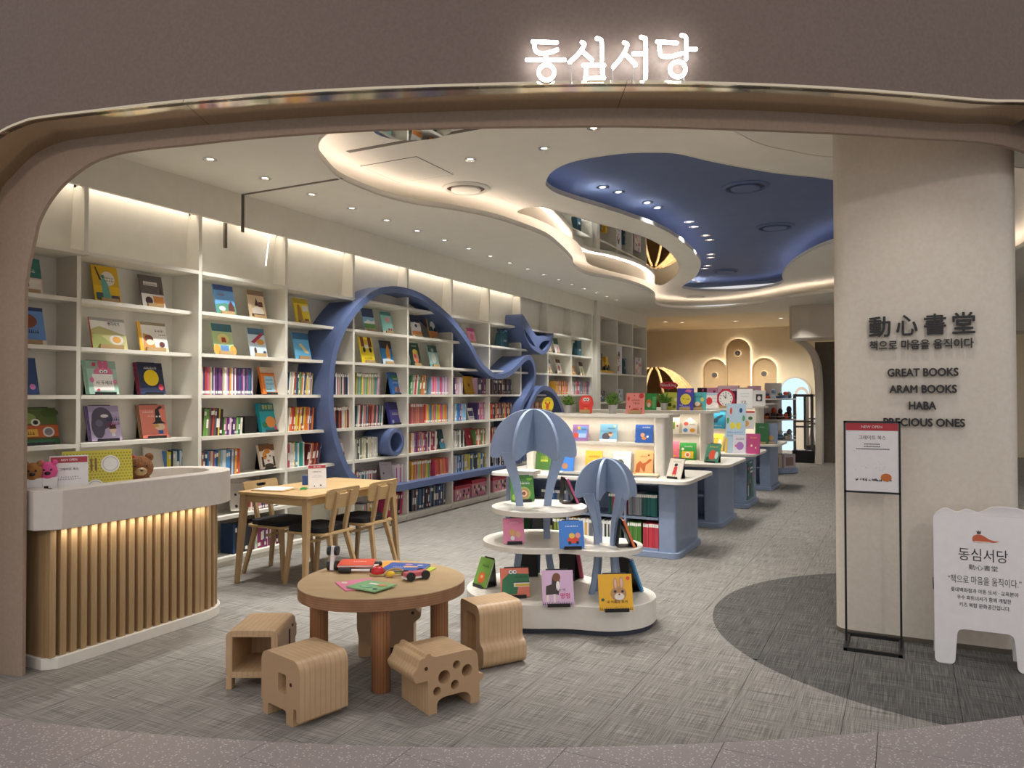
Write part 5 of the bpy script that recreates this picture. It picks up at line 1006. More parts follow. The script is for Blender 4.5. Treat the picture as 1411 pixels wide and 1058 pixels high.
jbook(770, 836, .185, 4, .20, .22, 'D9B4D2', [('p',[(.1,.3),(.4,.32),(.52,.3),(.56,.7),(.45,.88),(.32,.8),(.3,.6),(.12,.55)],'3A2A26'),('e',.46,.8,.13,.12,'7A4A2E'),('p',[(.12,.3),(.2,.3),(.18,.1),(.13,.1)],'E8DCCB'),('p',[(.34,.32),(.42,.32),(.4,.08),(.35,.08)],'E8DCCB'),('e',.5,.55,.06,.14,'F0E8E0'),('t','멍멍',.72,.27,.3,.16,'C8286A'),('t','나는 야',.58,.44,.3,.07,'3A2A34'),('w',0,1,.02,.1,'4A4A54')], 'pink lilac picture book with a dog on the base of the display', lean=20)
jbook(850, 843, .185, 4, .21, .22, 'F0B428', [('e',.58,.46,.24,.2,'B98A5E'),('e',.5,.74,.07,.17,'C89A70'),('e',.68,.76,.07,.17,'C89A70'),('e',.5,.74,.035,.13,'E8B8A8'),('e',.68,.76,.035,.13,'E8B8A8'),('e',.6,.38,.15,.1,'EADCCB'),('e',.48,.52,.04,.035,'2A1E18'),('e',.7,.52,.04,.035,'2A1E18'),('e',.6,.44,.03,.025,'6A3A34'),('t','내 이름은 토끼',.52,.24,.62,.08,'4A3414'),('e',.88,.88,.06,.05,'E2553A'),('w',0,1,.02,.08,'6A5A1E'),('e',.1,.3,.05,.04,'3A5A2A')], 'yellow picture book with a rabbit on the base of the display', lean=16)
jbook(660, 809, .185, -52, .15, .20, '7AA84A', [('e',.5,.3,.26,.2,'E0703A'),('w',.3,.8,.7,.1,'1E5A34'),('e',.5,.34,.1,.06,'F0C08A')], 'green picture book at the left end of the display base', lean=22)
jbook(794, 692, .75, 100, .16, .19, 'C05A84', [], 'pink book seen from the side on the top shelf of the display', lean=24)
jbook(872, 752, .52, 96, .14, .19, 'E87A4A', [('r',0,.5,1,1,'EDE6DE')], 'orange and white book edge on the right of the middle shelf', lean=22)
jbook(790, 795, .185, 150, .17, .22, 'C0607A', [], 'pink book facing away at the back of the display base', lean=20); jbook(876, 812, .185, 120, .17, .24, '5A9AD0', [], 'light blue book leaning away at the back right of the display base', lean=22)
jbook(727, 790, .185, 185, .18, .24, '3A4A6A', [], 'dark backed book facing away at the back left of the display base', lean=12); jbook(745, 724, .52, 180, .18, .22, '2A2A30', [], 'dark backed book facing away on the middle shelf of the display', lean=10)
# ================================================================== BLUE BOOK TABLES
XR = -1.90
def btable(Ya, Yb, XL, label, shelves=True, dividers=()):
    t = thing('book_table', label, 'display table', (0, 0, 0), 0, 'blue book tables')
    MB().ext([rrect(XL-.04, Ya-.035, XR+.035, Yb+.035, .10)], 0, .055, 'z').build('plinth', 'table_blue', t, 35, .006)
    MB().ext([rrect(XR-.17, Ya, XR, Yb, .03)], .055, .70, 'z').build('end_panel', 'table_blue', t, 35, .003)
    MB().ext([rrect(XL, Ya, XL+.04, Yb, .01)], .055, .70, 'z').build('end_panel', 'table_blue', t, 35, .003)
    MB().box(XL+.04, (Ya+Yb)/2-.01, .055, XR-.17, (Ya+Yb)/2+.01, .70).build('back_panel', 'table_blue', t)
    for z in (.055, .345): MB().box(XL+.04, Ya+.01, z, XR-.17, Yb-.01, z+.022).build('shelf_board', 'table_blue', t)
    MB().box(XL+.04, Ya+.005, .672, XR-.17, Yb-.005, .70).build('shelf_board', 'table_blue', t)
    for x in dividers: MB().box(x-.01, Ya+.005, .077, x+.01, Yb-.005, .672).build('divider', 'table_blue', t)
    MB().ext([rrect(XL-.14, Ya-.13, XR+.14, Yb+.13, .12)], .70, .735, 'z').build('counter_top', 'white_top', t, 35, .005)
    ym = (Ya+Yb)/2; r0, r1 = ym-.17, ym+.17
    MB().box(XL+.18, ym-.012, .735, XR-.29, ym+.012, 1.305).build('riser_panel', 'white_top', t)
    MB().ext([rrect(XR-.29, r0, XR-.18, r1, .04)], .735, 1.305, 'z').build('riser_end', 'white_top', t, 35); MB().ext([rrect(XL+.10, r0, XL+.18, r1, .03)], .735, 1.305, 'z').build('riser_end', 'white_top', t, 35)
    MB().box(XL+.18, r0+.02, 1.025, XR-.29, r1-.02, 1.05).build('riser_shelf', 'white_top', t)
    MB().ext([rrect(XL+.06, r0-.04, XR-.12, r1+.04, .03)], 1.305, 1.335, 'z').build('riser_top', 'white_top', t, 35, .003)
    light('riser_light', 'AREA', ((XL+XR)/2, r0+.03, 1.018), 1.6, WARM, None, shape='RECTANGLE', size=XR-XL-.6, size_y=.015)
    light('riser_light', 'AREA', ((XL+XR)/2, r0+.03, 1.298), 1.6, WARM, None, shape='RECTANGLE', size=XR-XL-.6, size_y=.015)
    return r0
TY = [(7.08, 7.95), (8.94, 9.84), (10.62, 11.45), (12.76, 13.63)]
xd = [at_y(862, 700, 7.1).x, at_y(782, 700, 7.1).x]
R1 = btable(7.08, 7.95, -3.68, 'blue book table with a white top nearest the entrance', True, xd)
R2 = btable(8.94, 9.84, -3.68, 'second blue book table from the entrance')
R3 = btable(10.62, 11.45, -3.68, 'third blue book table with a teal poster on its end')
R4 = btable(12.76, 13.63, -3.68, 'farthest blue book table in front of the toy racks')
def tbook(u, z, Y, W, H, col, items, label, lean=10, st=None, T=.012, rz=0, shape=None, copies=0):
    p = at_y(u, 600, Y); book((p.x, Y, z+.002), radians(rz), W, H, T, col, items, label, lean, shape=shape, copies=copies)
    if st: easel((p.x, Y, z+.006), radians(rz), W, H, lean, st, label.split(' on ')[0], T)
a_, b_, c_ = R1+.05, 7.22, R1+.06
tbook(799, 1.05, a_, .17, .17, '9A72AE', [('r',.3,.45,.95,.9,'6FA0E0'),('r',.32,.7,.5,.88,'E8B84A'),('e',.22,.34,.16,.16,'D8553A'),('w',.6,.9,.68,.12,'24386A'),('r',.4,.2,.9,.45,'A8C4EE')], 'purple picture book on the riser shelf of the front table')
tbook(838, 1.05, a_, .18, .18, '7AB4D6', [('w',.45,.9,.72,.12,'1E4A6A'),('e',.35,.3,.24,.2,'5A5460'),('e',.62,.42,.12,.13,'E8B890'),('e',.6,.5,.12,.06,'8A5A34'),('r',0,0,1,.14,'EEF2F4'),('e',.85,.88,.06,.05,'F0E08A')], 'light blue picture book on the riser shelf of the front table')
tbook(887, 1.05, a_, .18, .18, '2E5EB0', [('w',.4,.85,.82,.08,'E8EEF6'),('e',.42,.42,.12,.12,'E8A878'),('e',.5,.24,.14,.08,'D88A4A'),('e',.7,.34,.06,.06,'EEF2F6'),('w',.0,.06,.1,.8,'8AA8DC')], 'dark blue ring bound book on the riser shelf of the front table')
tbook(817, .735, a_, .18, .22, 'F0A83E', [('w',.2,.85,.7,.1,'6A3A1E'),('e',.5,.35,.25,.2,'E8742E')], 'orange book leaning on the front table riser'); tbook(856, .735, a_, .18, .22, 'E6E4DC', [('e',.4,.4,.25,.25,'4A5A3A'),('w',.2,.8,.8,.07,'3A3A34')], 'white book with a dark animal on the front table', copies=2)
tbook(886, .735, a_, .19, .24, 'E2A06A', [('p',[(.05,.08),(.3,.08),(.34,.3),(.5,.12),(.58,.12),(.62,.4),(.8,.5),(.95,.62),(.82,.66),(.6,.5),(.45,.46),(.3,.56),(.12,.42)],'A85A2A'),('w',.3,.65,.72,.08,'7A3A1A'),('e',.76,.8,.05,.04,'7A3A1A')], 'tan book with a camel leaning on the front table riser')
tbook(779, .735, a_, .17, .20, '3A7AD0', [('w',.3,.8,.75,.1,'EEF4FA'),('e',.45,.25,.2,.16,'A87A5A')], 'bright blue book between the two jellyfish', copies=1); tbook(748, .735, a_, .17, .22, '4E7A3A', [('w',.3,.8,.4,.3,'D8E04A')], 'green book seen between the jellyfish tentacles')
tbook(927, .735, 7.16, .16, .20, 'DAD3C4', [('p',[(.35,.2),(.65,.2),(.62,.6),(.4,.6)],'C8343A'),('w',.25,.8,.82,.07,'6A8A5A'),('e',.5,.68,.12,.08,'2A2A2A'),('r',.4,.1,.46,.2,'D8A84A'),('r',.56,.1,.62,.2,'D8A84A')], 'cream book with a red lolly on the corner of the front table', 24, 'black', rz=-20)
def stackflat(u, v, z, n, cols, lb, rz=10):
    p = at_z(u, v, z)
    for k in range(n): book((p.x+.004*(k % 3), p.y-.1, z+.008*(k+1)), radians(rz+3*(k % 2)), .22, .2, .0075, cols[k % len(cols)], [], ('top' if k == n-1 else ORD[k]+' from the bottom') + ' of ' + lb, 0, 'book', lb, 'flat_book', None, 0, True)
stackflat(893, 657, .735, 3, ['E8E4DC','3A3A3E','D8C8A8'], 'the flat books below the camel book'); stackflat(727, 653, .735, 5, ['E8E6E0','4A4A44','D8D4C8','3A3A3A'], 'the flat books behind the big jellyfish', 4); stackflat(787, 654, .735, 3, ['2A2A2E','3A3A40','8A8A84'], 'the flat books between the jellyfish', 4)
def pot(u, z, Y, r, h, fol, label, seed=1, sc_=1.0):
    p = at_y(u, 560, Y); t = thing('potted_plant', label, 'plant', (p.x, Y, z), 0, 'potted plants on the tables'); R = random.Random(seed)
    MB().lathe([(r*.76,0),(r*.78,.003),(r,h),(r*1.05,h),(r*1.05,h-.006),(r*.94,h-.008)], 22, None, None, False).build('pot', 'steel_pot', t, 50); pt_ = t.children[0]; MB().lathe([(r*.95,h-.012),(.001,h-.012)], 16, None, None, False).build('soil', 'dark_wood', pt_)
    mb = MB()
    for k in range(fol):
        a = R.random()*2*pi; el = radians(15+70*R.random()); L = .05+.07*R.random()*sc_; o = Vector((cos(a)*r*.5*R.random(), sin(a)*r*.5*R.random(), h-.01)); d = Vector((cos(a)*cos(el), sin(a)*cos(el), sin(el))); sd = d.cross(Vector((0,0,1))).normalized()*(.006+.009*R.random()); rise = .035*R.random()
        m_ = o+d*L*.6+Vector((0,0,rise)); e = o+d*L*1.15+Vector((0,0,rise*.8-.012)); mb.add([o+d*L*.15, m_-sd, e, m_+sd], [(0,1,2,3)])
    mb.build('foliage', 'leaf', t)
ZT_ = 1.335; yt = R1+.10
pot(783, ZT_, yt, .045, .085, 130, 'small grass plant in a steel pot between the yellow and red books', 3, .9); pot(844, ZT_, yt, .046, .09, 170, 'bushy plant in a steel pot left of the strawberry book', 4, 1.15)
ov = circ(.5, .5, .5, 28); dogs = fillet([(.08,0),(.92,0),(.92,.3),(1,.55),(.9,.85),(.75,.98),(.25,.98),(.1,.85),(0,.55),(.08,.3)], .08)
tbook(754, ZT_, yt, .13, .17, 'F2DC2E', [('e',.5,.4,.13,.2,'E2553A'),('p',[(.25,.6),(.4,.5),(.42,.62),(.3,.75)],'E2553A'),('p',[(.75,.6),(.6,.5),(.58,.62),(.7,.75)],'E2553A'),('w',.28,.75,.78,.05,'7A5A1E')], 'oval yellow book with a red figure on top of the front table', 8, 'wood', shape=ov)
tbook(807, ZT_, yt, .16, .19, 'F0453C', [('e',.5,.72,.34,.2,'F4665C'),('e',.4,.76,.1,.09,'FFFFFF'),('e',.6,.76,.1,.09,'FFFFFF'),('e',.42,.75,.045,.04,'222222'),('e',.58,.75,.045,.04,'222222'),('e',.5,.66,.04,.03,'2A1A1A'),('w',.3,.7,.38,.05,'A82A2A'),('t','멍!',.5,.24,.22,.14,'F0C04A')], 'red dog shaped book on top of the front table', 8, 'wood', shape=dogs)
tbook(875, ZT_, yt, .19, .21, 'EE9088', [('e',.82,.86,.13,.12,'C83A34'),('e',.12,.72,.07,.1,'D84A40'),('w',.3,.7,.62,.1,'7A2A2A'),('w',.4,.72,.46,.1,'7A2A2A'),('e',.5,.14,.26,.1,'D8342E'),('w',.38,.7,.24,.06,'3E7A3A'),('e',.2,.34,.03,.05,'5A1E1E'),('e',.84,.24,.04,.04,'8A2A2A'),('e',.44,.88,.03,.03,'7A2A2A')], 'pink strawberry book at the right end of the front table top', 8, 'wood')
y2 = R2+.10
tbook(895, ZT_, y2, .17, .21, '3EA050', [('e',.45,.4,.2,.25,'E8803A'),('e',.45,.3,.12,.14,'F6E8D8'),('r',.7,.1,.95,.8,'6AC070')], 'green fox book behind the strawberry book', 8, None, copies=1); pot(915, ZT_, y2-.02, .045, .09, 170, 'light green plant in a steel pot on the second table', 5, 1.2)
tbook(927, ZT_, y2+.05, .20, .22, 'C8C84A', [('e',.3,.3,.12,.1,'4A5A2A'),('e',.7,.6,.14,.1,'E8E09A'),('e',.6,.2,.1,.1,'6A7A34')], 'olive yellow patterned book behind the clock book', 8, None)
tbook(944, ZT_, y2-.03, .20, .27, '4A48B0', [('e',.52,.5,.33,.25,'F0DC4A'),('p',[(.5,.5),(.74,.52),(.74,.48)],'3A4A2A'),('p',[(.5,.5),(.34,.55),(.36,.5)],'3A4A2A'),('w',.25,.8,.12,.1,'F0F0F8'),('p',[(.45,.85),(.8,.8),(.9,.92),(.6,.95)],'E87AA8'),('w',.15,.4,.22,.06,'F0F0F8')], 'violet book with a yellow clock on top of the second table', 8, 'wood')
tbook(962, ZT_, y2, .19, .22, '5AB8BC', [('e',.45,.3,.32,.16,'8A6A4A'),('e',.45,.36,.18,.12,'E8D8C0'),('w',.3,.8,.72,.12,'1E5A5A'),('e',.75,.6,.12,.12,'D8E07A')], 'teal book with a sloth on top of the second table', 8, 'wood')
tbook(925, 1.05, R2+.05, .19, .19, 'EDE9DC', [('r',.3,.3,.72,.75,'8AA83E'),('e',.12,.3,.06,.06,'4A3A2A'),('e',.88,.5,.06,.06,'C83A3A'),('e',.5,.12,.06,.06,'E8A84A'),('w',.3,.8,.86,.05,'6A6A64')], 'cream book with a green square on the second table riser'); tbook(950, 1.05, R2+.05, .18, .20, 'EFEAE0', [('e',.25,.62,.16,.12,'E2665A'),('e',.22,.22,.16,.12,'6FA4D8'),('e',.7,.22,.18,.12,'E8A838'),('w',.5,.85,.55,.08,'5A3A34')], 'white house shaped book with a red edge on the second table riser', shape=[(0,0),(1,0),(1,.68),(.5,1),(0,.68)])
tbook(925, .735, R2+.05, .19, .22, 'EC7A92', [('e',.25,.84,.16,.12,'3A2424'),('w',.3,.85,.5,.07,'F2D04A'),('e',.5,.2,.3,.06,'F0B83A')], 'pink book leaning on the second table riser'); tbook(947, .735, R2+.05, .20, .21, '3A9A48', [('r',.15,.1,.85,.5,'F0C428'),('e',.5,.3,.18,.17,'EFEDE6'),('e',.5,.3,.1,.1,'E8742E'),('w',.3,.8,.74,.1,'EFF2E8'),('e',.2,.62,.08,.08,'F4F0E0')], 'green book with a yellow camera on the second table')
tbook(979, .735, 9.02, .18, .23, '4A8E74', [('e',.5,.42,.24,.26,'E8553A'),('w',.2,.8,.82,.1,'D8D84A'),('e',.8,.4,.12,.2,'C8E0D4'),('e',.2,.2,.1,.12,'2A5A44')], 'green book with a red fruit on the corner of the second table', 24, 'black', rz=-18)
y3 = R3+.10
tbook(981, ZT_, y3, .20, .22, 'F0EAE2', [('e',.3,.45,.22,.25,'D8343A'),('w',.5,.9,.6,.05,'6A6A6A'),('w',.5,.9,.4,.05,'6A6A6A'),('r',0,.85,1,1,'B8C8D8')], 'white book with a red apple on the third table'); octa = circ(.5, .5, .54, 8, None, pi/8)
tbook(1000, ZT_, y3-.05, .24, .27, 'C82A4A', [('e',.5,.5,.4,.4,'F4F0EA'),('p',[(.47,.5),(.53,.5),(.51,.8),(.49,.8)],'2A2A30'),('p',[(.5,.52),(.36,.7),(.34,.67),(.48,.49)],'2A2A30')]+[('e',.5+.32*cos(2*pi*k/12),.5+.32*sin(2*pi*k/12),.03,.03,'3A3A44') for k in range(12)], 'red octagonal clock toy on the third table', 8, 'wood', shape=octa)
tbook(1026, ZT_, y3, .21, .27, 'F0EEEA', [('w',.2,.8,.74,.05,'8AA8C8'),('w',.25,.75,.6,.05,'8AA8C8'),('t','12.',.5,.32,.36,.13,'2A2A30')], 'white calendar card reading 12 on the third table', 10)
tbook(1013, ZT_, y3+.06, .24, .24, '4A1E34', [('e',.4,.4,.2,.2,'8A2A4A'),('e',.7,.6,.15,.15,'2A1A24')], 'dark red box behind the clock toy', 0, None, .1); tbook(971, 1.05, R3+.05, .20, .26, 'A8CCE8', [('r',.2,.1,.7,.5,'E8F0F6')], 'pale blue book on the third table riser'); tbook(988, 1.05, R3+.04, .22, .27, '2A94B8', [('p',[(.1,.35),(.3,.5),(.5,.62),(.75,.72),(.9,.7),(.8,.6),(.6,.5),(.5,.3),(.35,.3)],'2A4A5A'),('w',.3,.8,.12,.08,'E8F0F4')], 'teal blue dinosaur book on the third table riser')
tbook(985, .735, R3+.04, .22, .24, 'EED24A', [('w',.3,.7,.7,.1,'4A3A1E'),('e',.55,.3,.14,.12,'3A2A2A'),('e',.8,.5,.12,.2,'F2EEE0')], 'yellow book leaning on the third table riser'); tbook(970, .735, R3+.04, .17, .24, 'E89AC0', [('w',.3,.7,.5,.1,'F4E8F0')], 'pink book at the left of the third table riser')
tbook(1012, .735, 10.66, .26, .68, 'BFD8E8', [('e',.35,.55,.13,.07,'EFE04A'),('e',.65,.55,.13,.07,'EFE04A'),('e',.25,.85,.06,.07,'E2553A'),('e',.75,.86,.08,.05,'2A4A8A'),('w',.1,.9,.4,.04,'6A8ACA'),('w',.1,.9,.33,.04,'6A8ACA'),('e',.1,.65,.06,.06,'4A9A5A'),('e',.9,.7,.06,.06,'4A9A5A'),('r',0,0,.12,.3,'F0C85A')], 'tall light blue counting board leaning on the third table', 12, None, .02); tbook(1019, .735, 10.60, .18, .25, 'EDE6EE', [('e',.5,.4,.28,.22,'B07AC0'),('w',.2,.8,.75,.1,'4A4A6A'),('e',.2,.4,.07,.07,'D8605A')], 'white book with a purple monster at the front of the third table', 12, None); tbook(1037, .735, 10.60, .18, .27, 'C84A84', [('w',.3,.75,.78,.08,'F0C04A'),('e',.4,.4,.08,.06,'F0D8B0'),('e',.7,.3,.06,.05,'F0D8B0')], 'magenta book at the corner of the third table', 12, None)
tbook(1030, 1.05, R3+.04, .18, .25, 'F0E8E0', [('r',0,.9,1,1,'C83A3A'),('e',.4,.3,.2,.16,'E8A84A'),('e',.7,.6,.16,.1,'3A7A3A')], 'white food book high on the third table end'); stackflat(990, 620, .735, 3, ['E8E4DC','B8B4B0'], 'the flat books on the third table', 0)
tbook(1049, .735, 12.72, .2, .34, '2F6A3A', [('w',.3,.7,.8,.05,'C8D8C0')], 'dark green book standing on the farthest table', 14, 'wood'); tbook(1062, .735, 12.78, .2, .34, '7A8AA0', [('e',.5,.3,.2,.12,'C8A05A')], 'grey blue book standing on the farthest table', 14, 'wood'); tbook(1046, ZT_, R4+.1, .2, .26, 'EDE9E4', [('r',.25,.3,.75,.75,'3A3A40'),('e',.5,.5,.14,.14,'EDE9E4')], 'white card with a black frame on the farthest table')
pz = thing('end_poster', 'teal poster with bottle figures on the third table end', 'poster', (XR+.004, 10.93, .10), radians(90))
MB().box(-.24, -.004, 0, .24, 0, .52, HX('1E6A70')).build('sheet', 'print', pz); am = MB()
for (cx, cz, w_, h_, c) in [(-.17,.05,.07,.14,'D8DCE0'),(-.02,.04,.08,.17,'2A2A2A'),(.14,.08,.09,.2,'3A9A6A'),(-.17,.19,.03,.05,'C84A5A'),(-.02,.21,.04,.05,'E8A84A'),(.14,.28,.05,.07,'E8508A'),(-.17,.36,.10,.11,'1E1E24'),(-.165,.40,.05,.04,'E8407A'),(.08,.40,.20,.025,'E8F0EE'),(.08,.35,.20,.025,'E8F0EE'),(.02,.485,.18,.018,'C8DCDA')]: am.add([(cx-w_/2,-.0055-abs(cz)*.002,cz),(cx+w_/2,-.0055-abs(cz)*.002,cz),(cx+w_/2,-.0055-abs(cz)*.002,cz+h_),(cx-w_/2,-.0055-abs(cz)*.002,cz+h_)], [(0,1,2,3)], HX(c))
am.build('print', 'print', pz)
# ================================================================== SIGNS AT THE COLUMN
ab = thing('a_frame_sign', 'white folding sign with a wavy top beside the column', 'sign', (.145, 5.03, 0)); AW, AHt = .50, .84
ab.rotation_euler = (0, 0, 0); lean = radians(6); MA = Matrix.Rotation(-lean, 4, 'X')
body = fillet([(0,0),(.10,0),(.115,.20),(.385,.20),(.40,0),(AW,0),(AW,AHt),(0,AHt)], [.03,.03,.035,.035,.03,.03,.03,.03])
MB().ext([body], 0, .012, 'y', None, MA).build('front_panel', 'white_board', ab, 35, .003)
wave = catmull([(0,0),(.01,AHt),(.06,AHt+.035),(.12,AHt+.015),(.17,AHt+.035),(.23,AHt+.02),(.30,AHt+.055),(.40,AHt+.055),(.47,AHt+.035),(AW,AHt-.02),(AW,0)][1:-1], 4)
back = [(AW,0),(AW-.1,0),(AW-.115,.2),(.115,.2),(.10,0),(0,0)] + wave
MB().ext([back], .0, .012, 'y', None, Matrix.Translation((0, .21, 0)) @ Matrix.Rotation(lean*1.2, 4, 'X')).build('back_panel', 'white_board', ab, 35, .003)
for x in (-.006, AW-.006): MB().tube([(x+.006, .05+.14*k/8, .44-.05*sin(pi*k/8)) for k in range(9)], .004, 6).build('chain', 'dark_grey', ab)
am = MB(); MT = MA @ Matrix(((1,0,0,0),(0,0,-1,-.0015),(0,1,0,0),(0,0,0,1))); K = HX('2E2A2C')
for tx, x0, z0, x1, z1, of_ in [('동심서당',.125,.585,.365,.655,0),('動心書堂',.175,.535,.315,.565,0),('“책으로 마음을 움직이다.”',.07,.455,.425,.50,0),('롯데백화점과 아동 도서 · 교육분야',.085,.405,.41,.43,.01),('우수 파트너사가 함께 개발한',.115,.365,.375,.39,.01),('키즈 복합 문화공간입니다.',.125,.325,.37,.35,.01)]:
    tm = MB(); put_text(tm, tx, x0, z0, x1, z1, MT, K, 0.0, float(of_)); tm.build('text_line', 'print', ab)
am.add([MT @ Vector((x, z, 0)) for x, z in catmull([(.195,.70),(.20,.725),(.225,.735),(.25,.728),(.275,.712),(.30,.704),(.325,.702),(.30,.694),(.28,.694),(.25,.69),(.21,.69)], 3, True)], [tuple(range(33))], HX('C8603A'))
am.add([MT @ Vector((x, z, .0006)) for x, z in [(.20,.697),(.285,.697),(.27,.69),(.21,.69)]], [(0,1,2,3)], HX('EAD0C0')); am.add([MT @ Vector((x, z, 0)) for x, z in [(.218,.737),(.236,.737),(.238,.758),(.232,.75),(.227,.758),(.222,.75),(.215,.758)]], [tuple(range(7))], HX('4A4A50'))
am.build('emblem', 'print', ab)
st = thing('poster_stand', 'thin black metal poster stand in front of the column', 'poster stand', (-.335, 5.17, 0)); SW, SH = .315, 1.365; t_ = .012
for x in (0, SW-t_): MB().box(x, 0, 0, x+t_, t_, SH).build('upright', 'black_metal', st)
MB().box(0, 0, SH-t_, SW, t_, SH).build('rail', 'black_metal', st); MB().box(0, 0, .925, SW, t_, .937).build('rail', 'black_metal', st)
for y in (-.16, .16): MB().box(0, y, 0, SW, y+.02, .02).build('foot_bar', 'black_metal', st)
for x in (0, SW-.02): MB().box(x, -.16, 0, x+.02, .18, .014).build('foot_bar', 'black_metal', st)
MB().box(t_, .004, .937, SW-t_, .007, SH-t_).build('poster_sheet', 'white_board', st); am = MB(); MP = Matrix(((1,0,0,0),(0,0,-1,.0025),(0,1,0,0),(0,0,0,1)))
am.add([MP @ Vector(p) for p in [(.014,1.307,0),(SW-.014,1.307,0),(SW-.014,1.352,0),(.014,1.352,0)]], [(0,1,2,3)], HX('B03038'))
am.build('red_header', 'print', st); am = MB(); put_text(am, 'NEW OPEN', .10, 1.322, .215, 1.338, MP @ Matrix.Translation((0,0,.0005)), HX('F2E0DC')); am.build('header_text', 'print', st)
am = MB(); put_text(am, '그레이트 북스', .085, 1.252, .235, 1.278, MP, K); am.build('title_text', 'print', st); am = MB()
for z, a, b_ in ((1.222,.115,.2),(1.207,.115,.2),(1.192,.07,.25)):
    r = random.Random(int(z*1000)); x = a
    while x < b_: d = .004+.004*r.random(); am.add([MP @ Vector(p) for p in [(x,z,0),(x+d,z,0),(x+d,z+.006,0),(x,z+.006,0)]], [(0,1,2,3)], HX('5A5A60')); x += d+.002
am.build('small_text', 'print', st); am = MB(); r = random.Random(3)
for k in range(40): x, z = .06+.2*r.random(), 1.0+.008*r.random(); am.add([MP @ Vector(p) for p in [(x,z,0),(x+.008,z-.002,0),(x+.006,z+.012*r.random()+.004,0)]], [(0,1,2)], HX('4A4438'))
for k in range(18): x, z = .06+.2*r.random(), 1.06+.06*r.random(); am.add([MP @ Vector(p) for p in [(x,z,0),(x+.003,z,0),(x+.002,z+.004,0)]], [(0,1,2)], HX('6A5A5A'))
am.add([MP @ Vector((x, z, .0006)) for x, z in circ(.235, 1.025, .03, 14, .024)], [tuple(range(14))], HX('C8702E')); am.build('poster_print', 'print', st)
# ================================================================== LIT SIGN OVER THE ENTRANCE
ns = thing('illuminated_sign', 'white glowing Korean letters standing above the entrance', 'sign')
def sp3(cx, cy, dz=.045):
    a, z = on_face(700+cx/4.703, 20+cy/4.703, lambda q: ZO(q)-dz); return cf(a, ZO(a)-dz, z)
def ring_(cx, cy, r): return [(cx+r*cos(2*pi*k/24), cy+r*sin(2*pi*k/24)) for k in range(24)]
LET = {'동': ([[(160,176),(315,182)], [(172,182),(174,220),(185,240),(205,250),(255,250),(318,229)], [(245,252),(245,290)], [(122,294),(365,294)]], [(250,375,50)], [(200,440),(297,440)]),
 '심': ([[(478,180),(494,190),(487,212),(450,262),(398,308)], [(480,238),(545,295)], [(575,155),(598,162),(607,185),(608,298)], [(488,328),(622,328)], [(506,330),(503,422)], [(612,328),(612,410)], [(500,412),(622,410)]], [], [(412,318)]),
 '서': ([[(752,182),(773,194),(760,235),(725,290),(682,340)], [(765,262),(828,325)], [(812,254),(885,254)], [(862,147),(882,153),(892,175),(893,410)]], [], [(680,345),(815,330),(880,410)]),
 '당': ([[(967,176),(1093,184)], [(980,184),(983,235),(990,262),(1010,273),(1060,271),(1126,252)], [(1124,135),(1145,141),(1155,165),(1153,290)], [(1160,225),(1218,225)]], [(1100,355,50)], [(1035,400),(1141,400)])}
for ch, (strokes, rings, legs) in LET.items():
    mb = MB()
    for s in strokes:
        P = [sp3(*p) for p in (catmull(s, 5) if len(s) > 2 else s)]; mb.tube(P, .0088, 10)
        for e in (P[0], P[-1]): mb.ball(e, .0088, 10, 6)
    for r in rings: mb.tube([sp3(*p) for p in ring_(*r)], .0088, 10, True)
    mb.build('letter', 'neon', ns, 60)
    mb = MB()
    for s in strokes: mb.tube([sp3(p[0], p[1], .028) for p in (catmull(s, 4) if len(s) > 2 else s)], .0075, 6)
    for r in rings: mb.tube([sp3(*p, .028) for p in ring_(*r)], .0075, 6, True)
    mb.build('letter_back', 'white_board', ns, 60)
    for cx, cy in legs: MB().tube([sp3(cx, cy, .036), sp3(cx, 452, .036)], .0022, 6).build('pin', 'chrome', ns)
# ================================================================== BACK ZONE
YD = 19.0
def bp(u, v, Y): p = at_y(u, v, Y); return p
dm = thing('wooden_dome', 'wooden dome playhouse with curved ribs at the back left', 'playhouse'); q0 = bp(895, 504, YD); qr = bp(958, 556, YD); xc = q0.x-.2; Rd = qr.x-xc; zt = q0.z; Yc = YD+1.1
prof = [(0, zt)] + [(Rd*sin(a), .3+(zt-.3)*cos(a)) for a in [pi/2*k/9 for k in range(1, 10)]] + [(Rd*1.0, 0)]
def domept(r, z, th): return (xc+r*cos(th), Yc+r*sin(th), z)
NR = 14
for k in range(NR):
    th0, th1 = 2*pi*k/NR-pi/2+.05, 2*pi*(k+1)/NR-pi/2+.05; MB().tube([domept(r*1.005, z, th0) for r, z in prof[1:]], .032, 6).build('rib', 'dome_wood', dm, 60)
    if k in (0, 1, NR-1): continue
    V = []; Fs = []
    for r, z in prof: V += [domept(r, z, th0), domept(r, z, th1)]
    for i in range(len(prof)-1): Fs.append((2*i, 2*i+1, 2*i+3, 2*i+2))
    MB().add(V, Fs).build('panel', 'dome_wood', dm, 60)
MB().tube([domept(Rd*.99, 1.05, 2*pi*k/40) for k in range(40)], .03, 6, True).build('hoop', 'dome_wood', dm, 60)
ms = thing('oval_sign', 'red oval sign reading Melissa & Doug above the toys', 'sign', bp(921, 531, 14.9), radians(8)); MB().ext([circ(0, 0, .185, 32, .075)], 0, .02).build('board', 'red_cloth', ms, 40, .003)
mb = MB(); put_text(mb, 'Melissa & Doug', -.15, -.035, .15, .035, Matrix(((1,0,0,0),(0,0,-1,-.003),(0,1,0,0),(0,0,0,1)))); mb.build('lettering', 'white_board', ms); MB().tube([(0,.01,-.06),(0,.01,-ms.location.z+.02)], .006, 6).build('post', 'dark_grey', ms)
